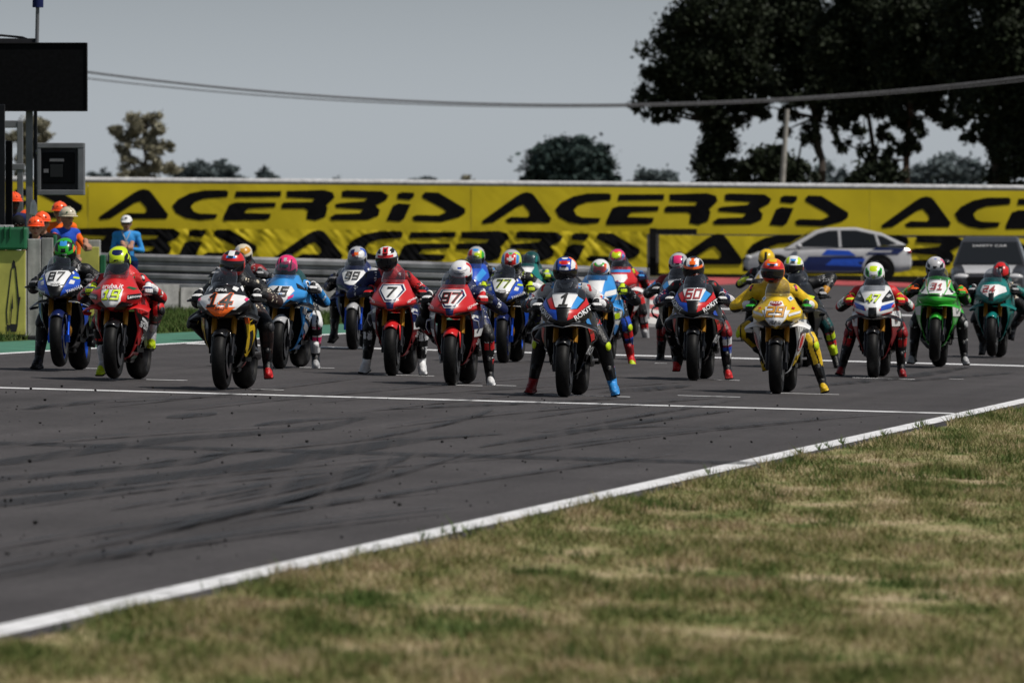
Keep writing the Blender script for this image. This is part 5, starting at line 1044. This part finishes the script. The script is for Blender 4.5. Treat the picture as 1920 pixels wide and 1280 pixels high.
  helmet=('yellow',[('black',-9,9,20,90),('black',-180,-110,-52,40),('black',110,180,-52,40),('black',-75,75,-30,12)])),
 dict(num=None,type='duc',at=(1494,691),body='black',wing='black',fender='black',art=[('stripe','fluo',[[(-.22,.90),(-.12,.93),(-.12,.88),(-.2,.86)]],True)],
  label='black racing motorcycle hidden behind the right side of the yellow number 29', rlabel='rider in black with white and lime helmet right of the yellow motorcycle',
  head=(1488,479),pitch=10,tilt=3,elz=.35,feet=dict(R=(1566,684,.9)),suit=dict(patch=('lgrey', 'grey'),base='black',shoulder='black',uarm='black',elbow='black',farm='black',cuff='gold',glove='black',thigh='black',knee='dteal',shin='red',shin2='fluo',boot='black',bshin='fluo',toe='black',slider='black',cup='dgrey',cup2='dgrey'),
  helmet=('white',[('fluo',-48,-24,20,70),('fluo',24,48,20,70),('orange',-90,-48,40,70),('orange',48,90,40,70),('grey',-14,14,24,32),('lblue',-16,16,44,56),('black',-75,75,-30,18),('red',70,110,-30,0)])),
 dict(num=None,type='duc',at=(440,642),body='black',wing='black',fender='black',art=[('number_plate','white',[PL_BMW],False)],
  label='black racing motorcycle hidden behind number 14', rlabel='rider with pale gold helmet mostly hidden behind the red helmeted rider',
  head=(456,458),pitch=30,suit=dict(patch=('lgrey', 'grey'),base='black',shoulder='dred',uarm='black',elbow='black',farm='black',cuff='grey',glove='black',thigh='black',boot='black'),
  helmet=('cream',[('gold',-10,60,30,70),('lgrey',-70,-20,20,70),('black',-75,75,-30,14)])),
 dict(num=None,type='bmw',at=(884,640),body='blue',wing='black',fender='black',art=[('stripe','lblue',[[(-.2,.97),(-.14,1.04),(-.06,.9),(-.12,.85)]],True)],
  label='blue racing motorcycle hidden between numbers 97 and 77', rlabel='rider with red, silver and lime helmet behind motorcycle number 97',
  head=(893,463),pitch=34,suit=dict(patch=('lgrey', 'grey'),base='navy',shoulder='black',uarm='blue',elbow='black',farm='blue',glove='black',thigh='black',boot='black',cup='grey',cup2='lblue'),
  helmet=('lgrey',[('red',-75,-22,16,70),('fluo',-6,44,20,62),('green',44,70,10,50),('lblue',-20,20,70,88),('black',-75,75,-30,10)])),
 dict(num=None,type='kaw',at=(984,632),body='teal',wing='teal',fender='teal',art=[('number_plate','white',[PL_BMW],False)],
  label='teal racing motorcycle hidden between numbers 77 and 1', rlabel='rider in dark teal with dark green helmet between motorcycles 77 and 1',
  head=(996,472),pitch=34,turn=-6,suit=dict(patch=('lgrey', 'grey'),base='dteal',shoulder='dteal',uarm='lgrey',elbow='teal',farm='teal',glove='fluo',thigh='teal',knee='teal',boot='black',cup='dteal',cup2='teal'),
  helmet=('dteal',[('lgrey',-22,10,22,34),('black',-40,-22,30,70),('teal',45,60,0,70),('black',-75,75,-30,14)])),
]
for sp in GRID:
    bk = make_bike(sp); make_rider(sp, bk)
# ------------------------------------------------------------------ standing people
def make_person(label, u, Y, vtop, shirt, trousers, hat, pose='stand', skin='skin', vest=None, turn=0, group=None, glasses=False, lanyard=None, hands='skin', lean=0.0, sink=0.0):
    x=(u-960)/F*Y; g=Vector((x,Y,gz(x))); top=P(u,vtop,Y).z-g.z; root=empty('person',g,(0,0,rad(turn))); tag(root,label,'person',group)
    Hh=1.74; hc=Vector((0,-lean,top-.13)); neck=hc+Vector((0,.03+lean*.1,-.14)); k=max(.75,min(1.1,(top+lean*.35)/Hh)); pel=Vector((0,.06+lean*.25,.95*k)); ch=pel.lerp(neck,.72)
    B=[('torso',pel,pel.lerp(ch,.5),.135,.13),('torso',pel.lerp(ch,.5),ch,.13,.15),('neck',neck,hc+Vector((0,.01,-.04)),.052,.05),('head',hc+Vector((0,.015,.0)),hc+Vector((0,.01,.035)),.088,.085),('head',hc+Vector((0,-.025,-.06)),hc+Vector((0,-.01,-.02)),.055,.07),('head',hc+Vector((0,-.09,-.03)),hc+Vector((0,-.085,.0)),.014,.011)]
    for s in (-1,1):
        B.append(('ear',hc+Vector((s*.085,.02,-.03)),hc+Vector((s*.088,.022,.01)),.012,.014))
        sh=neck+Vector((s*.175,.02,-.06)); B.append(('bar',neck+Vector((s*.03,.01,-.05)),sh,.075,.07)); hp=pel+Vector((s*.095,0,-.05)); B.append(('torso',pel,hp,.12,.11))
        if pose=='lean': ha=neck+Vector((s*.13-.06,-.36,-.26-sink))
        elif pose=='camera': ha=neck+Vector((s*.06+.02,-.20,-.28))
        else: ha=neck+Vector((s*.26,-.06,-.62))
        el=ik(sh,ha,.28,.25,(s*.8,.5,-.5)); B.append(('uarm',sh,el,.055,.045)); B.append(('farm',el,ha,.042,.032))
        kn=hp+Vector((s*.02,-.03,-.42*k)); an=Vector((s*.11,.05,.09)); B.append(('thigh',hp,kn,.095,.065)); B.append(('shin',kn,an,.06,.042))
        put('hand',shared(('glove',s),lambda: glove_mesh(s)),root,[M(hands,'matte')]*2,ha+Vector((0,-.05,-.01)),(rad(25),0,0))
        b=put('shoe',shared('boot',boot_mesh),root,[M('black','leather')]*4,an,(0,0,s*.15)); b.scale=(1,1.1,1)
    def rule(nm,t,c,o):
        if nm in ('head','ear','neck'): return (skin,'matte')
        if nm=='farm' and t>.35 and pose!='down': return (skin,'matte') if shirt!='lblue' else (shirt,'matte')
        if nm in ('thigh','shin') or (nm=='torso' and c[2]<pel.z-.02): return (trousers,'matte')
        if vest and nm in ('torso','bar') : return (vest,'matte')
        return (shirt,'matte')
    body_object([(n,tuple(a),tuple(b),ra,rb) for n,a,b,ra,rb in B],root,rule,.013)
    for s in (-1,1): MB().ellipsoid(hc+Vector((s*.034,-.088,.0)),(.014,.008,.008),8,6).build('eye',M('ink'),root)
    MB().box(hc+Vector((0,-.082,-.065)),(.045,.012,.008)).build('mouth',M('dred','matte'),root)
    if glasses:
        q=MB()
        for s in (-1,1): q.ellipsoid(hc+Vector((s*.036,-.096,.005)),(.034,.014,.022),12,8); q.tube([hc+Vector((s*.068,-.085,.008)),hc+Vector((s*.092,.0,.008))],.004,5)
        q.build('sunglasses',glass_m,root)
    if lanyard:
        q=MB(); q.tube([neck+Vector((-.07,-.10,.0)),ch+Vector((0,-.165,-.02)),neck+Vector((.07,-.10,.0))],.008,6); q.box(ch+Vector((0,-.17,-.08)),(.07,.012,.1)); q.build('lanyard',M(lanyard,'matte'),root)
    if hat:
        kind,c,c2=hat; q=MB()
        if kind=='helmet':
            q.grid(lambda a,b: hc+Vector((.112*math.sin(b*1.62+.02)*math.cos(2*math.pi*a),.128*math.sin(b*1.62+.02)*math.sin(2*math.pi*a),.045+.115*math.cos(b*1.62))),24,12,0,True)
            q.grid(lambda a,b: hc+Vector((math.cos(2*math.pi*a)*lerp(.113,.122,b), math.sin(2*math.pi*a)*lerp(.128,.14,b)-(.028*b if math.sin(2*math.pi*a)<0 else 0), .042-.012*b)),24,3,0,True)
            for s in (-1,1): q.ellipsoid(hc+Vector((s*.07,-.085,.085)),(.016,.012,.012),8,6,1)
            q.tube([hc+Vector((0,-.12,.095)),hc+Vector((0,-.05,.155)),hc+Vector((0,.05,.158)),hc+Vector((0,.12,.1))],.012,6,1 if c2=='green' else 0)
            o=q.build('safety_helmet',[M(c),M(c2)],root)
        else:
            q.grid(lambda a,b: hc+Vector((.098*math.sin(b*1.6+.02)*math.cos(2*math.pi*a),.112*math.sin(b*1.6+.02)*math.sin(2*math.pi*a),.03+.105*math.cos(b*1.6))),24,10,0,True)
            q.grid(lambda a,b: hc+Vector((lerp(-.085,.085,a)*(1-.25*b), -.085-.085*b-.02*(1-(2*a-1)**2), .04-.025*b)),11,4,0)
            q.ellipsoid(hc+Vector((0,-.098,.085)),(.022,.012,.018),8,6,1); o=q.build('cap',[M(c,'matte'),M(c2,'matte')],root)
        solidify(o,.004)
    else:
        q=MB(); q.grid(lambda a,b: hc+Vector((.096*math.sin(b*1.7+.02)*math.cos(2*math.pi*a),.012+.108*math.sin(b*1.7+.02)*math.sin(2*math.pi*a),.02+.105*math.cos(b*1.7))),20,10,0,True); q.build('hair',M('ink','matte'),root)
    return root
MG='track marshals behind the pit wall'
make_person('man in blue shirt with white cap and sunglasses standing before the low concrete wall',237,160,404,'lblue','navy',('cap','white','grey'),'camera',glasses=True,lanyard='cream')
make_person('marshal at the far left with orange helmet, half hidden by the dark post',26,133,364,'navy','navy',('helmet','forange','ink'),'stand',skin='dskin',group=MG,turn=25)
make_person('dark-haired person in dark clothes without a helmet, low behind the pit wall',35,129,402,'black','black',None,'lean',skin='dskin',group=MG,lean=.15)
make_person('marshal with orange helmet between the dark-haired person and the leaning pair',50,134,397,'lblue','navy',('helmet','forange','ink'),'stand',group=MG,turn=10)
make_person('lowest marshal with orange helmet resting both arms on the grey slab',69,128.2,410,'navy','navy',('helmet','forange','ink'),'lean',group=MG,lean=.25,hands='white')
make_person('marshal with orange helmet and blue sunglasses leaning over the grey slab',87,129.0,401,'black','navy',('helmet','forange','ink'),'lean',group=MG,lean=.22,glasses=True,turn=-12)
make_person('marshal with orange helmet standing behind the one with the cream helmet',112,136,382,'orange','orange',('helmet','forange','ink'),'stand',group=MG,turn=-10)
make_person('marshal in orange and blue with cream and green helmet, rightmost of the group',123,131.5,392,'orange','navy',('helmet','cream','dkgreen'),'lean',skin='skin',vest='blue',group=MG,turn=38,lean=.05)
finish_bodies()
# ------------------------------------------------------------------ pit wall at the left
PY=126.0
def wx(u,Y=PY): return (u-960)/F*Y
def wz(v,Y=PY): return CH-(v-HZ)/F*Y
yp=special('yellow_panel',lambda t,b:(var_color(t,b,(.52,.49,.10),4,.75,1.1,detail=6.0),setattr(b.inputs['Roughness'],'default_value',.6)))
gpn=special('green_plastic',lambda t,b:(var_color(t,b,(.008,.12,.045),5,.75,1.15),setattr(b.inputs['Roughness'],'default_value',.5)))
pit=empty('pit_wall',(wx(0),PY,gz(wx(0)))); tag(pit,'pit wall block with green padded top and tall yellow panel with a narrow black emblem','wall')
def boxw(name,x0,x1,z0,z1,y0,y1,mat,root,bev=.01):
    mb=MB(); mb.box(((x0+x1)/2,(y0+y1)/2,(z0+z1)/2),(x1-x0,y1-y0,z1-z0)); o=child_world(mb.build(name,mat,smooth=False),root); m=o.modifiers.new('b','BEVEL'); m.width=bev; m.segments=2; return o
zb=gz(wx(20))
boxw('core',wx(-70),wx(49),zb+.05,wz(470),PY+.02,PY+.5,conc_m,pit)
boxw('yellow_panel',wx(-70),wx(48),zb+.07,wz(469),PY-.03,PY+.015,yp,pit)
boxw('green_pad',wx(-70),wx(50.5),wz(469)+.004,wz(426),PY-.08,PY+.52,gpn,pit,.03)
for u in (8,18,44): boxw('pad_strap',wx(u),wx(u+2.5),wz(446),wz(424),PY-.10,PY-.082,M('dkgreen','matte'),pit,.005)
# emblem: a tall narrow letter-like outline
def ring(pts,w):
    out=[]
    for a,b in zip(pts[:-1],pts[1:]):
        a=Vector(a);b=Vector(b);d=(b-a).normalized();n=Vector((-d.y,d.x))*w; out.append([tuple(a+n),tuple(a-n),tuple(b-n),tuple(b+n)])
    return out
eu=lambda x,y:(x/5.335,440+y/5.335)
polys=[[eu(*p) for p in q] for q in ([(135,250),(150,270),(160,330),(120,340),(122,290)],[(122,330),(112,330),(60,760),(66,890),(80,890),(72,770)],[(150,320),(162,320),(192,620),(208,625),(192,720),(178,900),(166,900),(180,720),(172,620)],[(64,890),(90,905),(110,890),(180,895),(165,970),(110,970),(98,930),(85,970),(70,965)],[(125,590),(134,740),(110,745)],[(112,745),(100,890),(110,890),(122,745)])]
mb=MB()
for k,p in enumerate(polys):
    vs,fs=poly2d(p,50); mb.add([(wx(a),PY-.034-.0012*k,wz(b)) for a,b in vs],fs)
child_world(mb.build('emblem',M('dgrey','matte'),smooth=False),pit)
slab=empty('concrete_slab_wall',(wx(75),PY+.3,zb)); tag(slab,'upright weathered grey concrete slabs right of the yellow pit wall panel','wall')
boxw('slab',wx(50.5),wx(75.3),zb+.05,wz(448),PY+.12,PY+.34,conc_m,slab); boxw('slab',wx(76.3),wx(98),zb+.05,wz(446),PY+.16,PY+.38,conc_m,slab); boxw('footing',wx(46),wx(100),zb-.02,zb+.05,PY+.1,PY+.45,M('dgrey','matte'),slab)
boxw('green_post',wx(97),wx(103),zb,wz(441),PY+.3,PY+.6,gpn,slab)
P2=146.0; far=empty('pit_wall_block',(wx(160,P2),P2,gz(wx(160,P2)))); tag(far,'second pit wall block with yellow panel behind the number 87 motorcycle','wall')
z2=gz(wx(165,P2)); boxw('core',wx(140,P2),wx(187,P2),z2,wz(450,P2),P2+.03,P2+.4,conc_m,far); boxw('yellow_panel',wx(141,P2),wx(186,P2),z2+.1,wz(463,P2),P2-.02,P2+.025,yp,far); boxw('green_post',wx(187.5,P2),wx(197,P2),z2,wz(478,P2),P2-.02,P2+.3,gpn,far)
# ------------------------------------------------------------------ big screen, posts, lamp housing
steel=special('grey_steel',lambda t,b:(var_color(t,b,(.16,.165,.175),3,.7,1.15,detail=5.0),setattr(b.inputs['Roughness'],'default_value',.5),setattr(b.inputs['Metallic'],'default_value',.3)))
SY=131.0; scr=empty('display_screen',(wx(58,SY),SY,gz(wx(58,SY)))); tag(scr,'large blank black display screen on a grey steel post at top left','screen')
X=lambda u:wx(u,SY); Z=lambda v:wz(v,SY); zg=gz(X(58))
boxw('panel',X(-60),X(162),Z(207),Z(83),SY-.10,SY+.12,special('led_panel',lambda t,b:(var_color(t,b,(.003,.003,.0035),20,.6,1.6),setattr(b.inputs['Roughness'],'default_value',.6),setattr(b.inputs['Specular IOR Level'],'default_value',.08))),scr,.006)
for k,(a,b,c,d) in enumerate(((-60,163.5,83,80.5),(-60,163.5,209,207))): boxw('frame_bar',X(a),X(b),Z(c),Z(d),SY-.12,SY+.14,M('ink','matte'),scr,.004)
boxw('frame_bar',X(162),X(163.8),Z(209),Z(81),SY-.118,SY+.142,M('ink','matte'),scr,.004)
boxw('post',X(47.5),X(60),zg-.1,Z(205),SY+.13,SY+.30,steel,scr); boxw('post',X(62),X(68.5),zg-.1,Z(205),SY+.18,SY+.26,M('dgrey','metal'),scr)
mb=MB(); mb.tube([(X(68),SY+.2,Z(85)),(X(69),SY+.2,Z(40)),(X(70),SY+.2,Z(-12))],.026,10); mb.tube([(X(70),SY+.2,Z(14)),(X(70.5),SY+.2,Z(-14))],.075,12,1)
child_world(mb.build('antenna_mast',[steel,M('navy','matte')]),scr)
mb=MB(); mb.tube([(X(-60),SY+.3,Z(72)),(X(0),SY+.3,Z(66)),(X(40),SY+.3,Z(70)),(X(66),SY+.25,Z(80))],.016,8); mb.box((X(15),SY+.3,Z(76)),(.75,.2,.06)); child_world(mb.build('cable_tray',M('dgrey','matte')),scr)
# dark posts at the frame's left edge
for (lab,u0,u1,v0,Yp,mt) in (('tall dark steel post at the left edge, under the big screen',-4,9,196,128.0,'dgrey'),('shorter dark post beside the tall one at the left edge',10,23,264,128.6,'black')):
    r_=empty('steel_post',(wx((u0+u1)/2,Yp),Yp,gz(wx(u0,Yp)))); tag(r_,lab,'post'); boxw('upright',wx(u0,Yp),wx(u1,Yp),gz(wx(u0,Yp)),wz(v0,Yp),Yp,Yp+.12,M(mt,'metal'),r_); boxw('base_plate',wx(u0-2,Yp),wx(u1+2,Yp),gz(wx(u0,Yp))+1.43,gz(wx(u0,Yp))+1.50,Yp-.03,Yp+.16,M('lgrey','matte'),r_)
# gantry frame behind
GY=140.0; fr=empty('steel_gantry',(wx(30,GY),GY,gz(wx(30,GY)))); tag(fr,'grey steel gantry frame behind the screen post','gantry')
boxw('upright',wx(32,GY),wx(43,GY),gz(wx(32,GY)),wz(227,GY),GY,GY+.1,steel,fr); boxw('beam',wx(-30,GY),wx(43,GY),wz(240,GY),wz(226,GY),GY+.012,GY+.11,steel,fr); boxw('beam',wx(-30,GY),wx(46,GY),wz(319,GY),wz(307,GY),GY-.012,GY+.11,steel,fr)
LY=130.0; lh=empty('light_housing',(wx(115,LY),LY,wz(315,LY))); tag(lh,'square grey lamp housing with nested dark frame beside the screen post','lamp housing')
X=lambda u:wx(u,LY); Z=lambda v:wz(v,LY)
boxw('back_box',X(74),X(155),Z(360),Z(270),LY+.05,LY+.30,M('dgrey','metal'),lh)
for (a,b,c,d) in ((70,158,278,268),(70,158,366,356)): boxw('frame_bar',X(a),X(b),Z(d if d>c else c),Z(min(c,d)),LY-.05,LY+.32,steel,lh)
for (a,b) in ((70,77),(146,158)): boxw('frame_bar',X(a),X(b),Z(356.5),Z(277.5),LY-.045,LY+.315,steel,lh)
boxw('inner_frame',X(80),X(140),Z(344),Z(286),LY+.0,LY+.049,M('black','metal'),lh); boxw('lens',X(94),X(118),Z(333),Z(308),LY-.02,LY-.002,M('ink'),lh)
for (a,b,c,d) in ((93,120,303,297),(82,91,324,317)): boxw('sticker',X(a),X(b),Z(c),Z(d),LY-.012,LY-.003,M('grey','matte'),lh,.002)
mb=MB(); mb.tube([(X(66),LY+.2,Z(350)),(X(76),LY+.2,Z(350))],.03,8); mb.tube([(X(66),LY+.2,Z(285)),(X(76),LY+.2,Z(285))],.03,8); child_world(mb.build('bracket',steel),lh)
mb=MB(); AY=130.5; b0=Vector((wx(63,AY),AY,wz(404,AY)))
mb.tube([b0,b0+Vector((0,0,.02)),b0+Vector((0,0,.10)),b0+Vector((0,0,.17)),b0+Vector((0,0,.205)),b0+Vector((0,0,.215))],[.03,.05,.048,.036,.018,.004],16); mb.tube([(b0.x,AY,gz(b0.x)),b0],.02,8,1)
an=mb.build('antenna_dome',[M('white','matte'),M('dgrey','metal')]); tag(an,'white bullet-shaped antenna dome above the orange helmets','antenna')
# ------------------------------------------------------------------ cars
def make_car(label, loc, rotz, paint, art, cat='car', scale=1.0, text=None, hood=None, fast=False):
    # local: +x forward, length 4.6
    root=empty('car',loc,(0,0,rotz)); root.scale=(scale,)*3; tag(root,label,cat)
    st=[(-2.28,.62,.62,.50),(-2.22,.78,.95,.36),(-1.9,.88,1.02,.30),(-1.0,.92,1.0,.28),(0,.93,.985,.27),(.9,.92,.97,.28),(1.35,.90,.95,.28),(1.9,.86,.86,.30),(2.2,.78,.74,.34),(2.32,.60,.60,.46)]
    def fn(u,v):
        k=v*(len(st)-1); i=min(int(k),len(st)-2); f=k-i; x,w,zt,zl=[lerp(a,b,f) for a,b in zip(st[i],st[i+1])]; t=2*math.pi*u+math.pi/4
        c,s=math.cos(t),math.sin(t); r=1/max(abs(c),abs(s)); c,s=c*r,s*r; q=.93 if abs(c)>.98 and abs(s)>.98 else 1
        zz=(zt+zl)/2+s*(zt-zl)/2*q; return Vector((x, w*c*q*(1-.07*max(0,(zz-.55))/.45), zz))
    mb=MB(); mb.grid(fn,32,37,0,True); n=len(mb.v); mb.f+= [tuple(range(31,-1,-1)),tuple(range(n-32,n))]; mb.mi+=[0,0]
    bd=mb.build('body',M(paint),root,angle=35)
    # greenhouse
    lo=[(1.25,.80),(-2.05,.80)]; 
    def cab(x,z): return interp(z,[.95,1.58],[.84,.62])
    side=[(1.22,.94),(.35,1.44),(.02,1.52),(-.75,1.53),(-1.45,1.38),(-2.12,1.05)] if fast else [(1.22,.94),(.35,1.50),(.05,1.585),(-1.2,1.60),(-1.75,1.50),(-2.12,.98)]
    mb=MB(); vs=[];
    for s in (-1,1): vs+=[(x,s*cab(x,z),z) for x,z in side]
    m=len(side); mb.add(vs,[tuple(range(m)),tuple(range(2*m-1,m-1,-1))]+[(i,i+1,m+i+1,m+i) for i in range(m-1)])
    cb_=mb.build('cabin',M(paint),root,smooth=False); bv=cb_.modifiers.new('b','BEVEL'); bv.width=.05; bv.segments=3
    def quad(name,pts,mat,par,off): 
        mb=MB(); mb.add(pts,[tuple(range(len(pts)))]); return mb.build(name,mat,par,smooth=False)
    for s in (-1,1):
        for nm,w in ((('side_window',[(.92,1.0),(.30,1.36),(.0,1.44),(-.25,1.45),(-.28,1.0)]),('side_window',[(-.36,1.0),(-.33,1.45),(-.75,1.45),(-1.25,1.34),(-1.35,1.0)]),('side_window',[(-1.43,1.02),(-1.33,1.32),(-1.5,1.28),(-1.85,1.08)])) if fast else (('side_window',[(.92,1.0),(.30,1.42),(.0,1.50),(-.25,1.51),(-.28,1.0)]),('side_window',[(-.36,1.0),(-.33,1.51),(-1.1,1.52),(-1.30,1.0)]),('side_window',[(-1.38,1.0),(-1.18,1.51),(-1.55,1.45),(-1.85,1.02)]))):
            quad(nm,[(x,s*(cab(x,z)+.006),z) for x,z in w],glass_m,cb_,0)
    wp=lambda t,y:(lerp(1.22,.35,t)+.008,y,lerp(.94,1.50,t)+.008)
    quad('windscreen',[wp(.08,-.76),wp(.08,.76),wp(.95,.61),wp(.95,-.61)],glass_m,cb_,0)
    rp=lambda t,y:(lerp(-2.12,-1.45 if fast else -1.75,t)-.008,y,lerp(1.05 if fast else .98,1.38 if fast else 1.50,t)+.006)
    quad('rear_window',[rp(.1,-.72),rp(.1,.72),rp(.9,.6),rp(.9,-.6)],glass_m,cb_,0)
    if text:
        g=text2d(text,.085,.01,0,1.15,.2); mb=MB(); mb.add([Vector(wp(.80+b/1.03,a))+Vector((.006,0,.006)) for a,b in g[0]],g[1]); mb.build('lettering',M('lgrey','flat'),cb_,smooth=False,normals=False)
    for sx in (-1.38,1.42):
        for s in (-1,1):
            q=MB(); q.lathe_x([(-.11,.22),(-.11,.32),(-.08,.345),(.08,.345),(.11,.32),(.11,.22)],(0,0,0),28); q.lathe_x([(-.10,.03),(-.10,.22),(.05,.22),(.05,.03)],(0,0,0),20,1)
            for k in range(5):
                t=2*math.pi*k/5; q.tube([(s*.105,0,0),(s*.105,.21*math.cos(t),.21*math.sin(t))],.03,6,1)
            o=q.build('wheel',[rubber,M('grey','metal')],root); o.location=(sx,s*.82,.345); o.rotation_euler=(0,0,rad(90))
            a=MB(); a.tube([(0,-.015,0),(0,.015,0)],.42,28); ar=a.build('wheel_arch',M('ink','matte'),root); ar.location=(sx,s*.905,.38)
            w_=root
    for s in (-1,1):
        q=MB(); q.ellipsoid((2.16,s*.60,.70),(.10,.20,.075),14,8); q.build('headlight',M('silver'),root)
        q=MB(); q.ellipsoid((-2.2,s*.66,.86),(.07,.14,.06),12,8); q.build('tail_light',M('dred','matte'),root)
        q=MB(); q.ellipsoid((.82,s*.98,1.02),(.09,.10,.07),12,8); q.build('wing_mirror',M(paint),root)
    q=MB(); q.box((2.27,0,.60),(.10,.95,.20)); q.box((2.25,0,.38),(.14,1.3,.12)); q.build('grille',M('ink','matte'),root,smooth=False)
    q=MB(); q.box((0,0,.30),(3.6,1.72,.10)); q.build('sill',M('ink','matte'),root,smooth=False)
    for k,(c,w) in enumerate(art):
        for s in (-1,1):
            vs,fs=poly2d(w,.25); mb=MB(); mb.add([(x,s*(interp(x,[-2.22,-1.9,-1,0,.9,1.35,1.9,2.2],[.78,.88,.92,.93,.92,.90,.86,.78])*(1-.07*max(0,z-.55)/.45)+.010+.002*k),z) for x,z in vs],fs); mb.build('decal',M(c),bd,smooth=False,normals=False)
    if hood:
        mb=MB(); mb.grid(lambda a,b: Vector((lerp(1.32,2.12,b), lerp(-.62,.62,a)*(1-.15*b), interp(lerp(1.32,2.12,b),[.9,1.35,1.9,2.2],[.97,.95,.86,.74])+.012)),9,9); mb.build('bonnet_panel',M(hood),bd)
    return root
c0=P(1552,519,279);
make_car('white and blue car seen from the side, parked before the yellow banner',(c0.x,c0.y,gz(c0.x)),rad(180),'lgrey',[('navy',[(-.95,.74),(.55,.74),(.75,.52),(.6,.34),(-.9,.34)]),('blue',[(-.55,.90),(.05,.93),(.2,.78),(-.75,.76)]),('blue',[(-1.0,.68),(-.1,.66),(.1,.5),(-.9,.46)]),('navy',[(-2.1,.96),(-1.3,.98),(-1.0,.80),(-1.9,.80)]),('lgrey',[(-1.75,.90),(-1.2,.90),(-1.1,.85),(-1.7,.85)])],scale=1.06,fast=True)
c1=P(1866,560,213); make_car('dark car with pale bonnet facing the camera behind the teal motorcycle',(c1.x,c1.y+2.2,gz(c1.x)),rad(-90-4),'dgrey',[],text='SAFETY CAR',hood='lgrey',scale=.98)
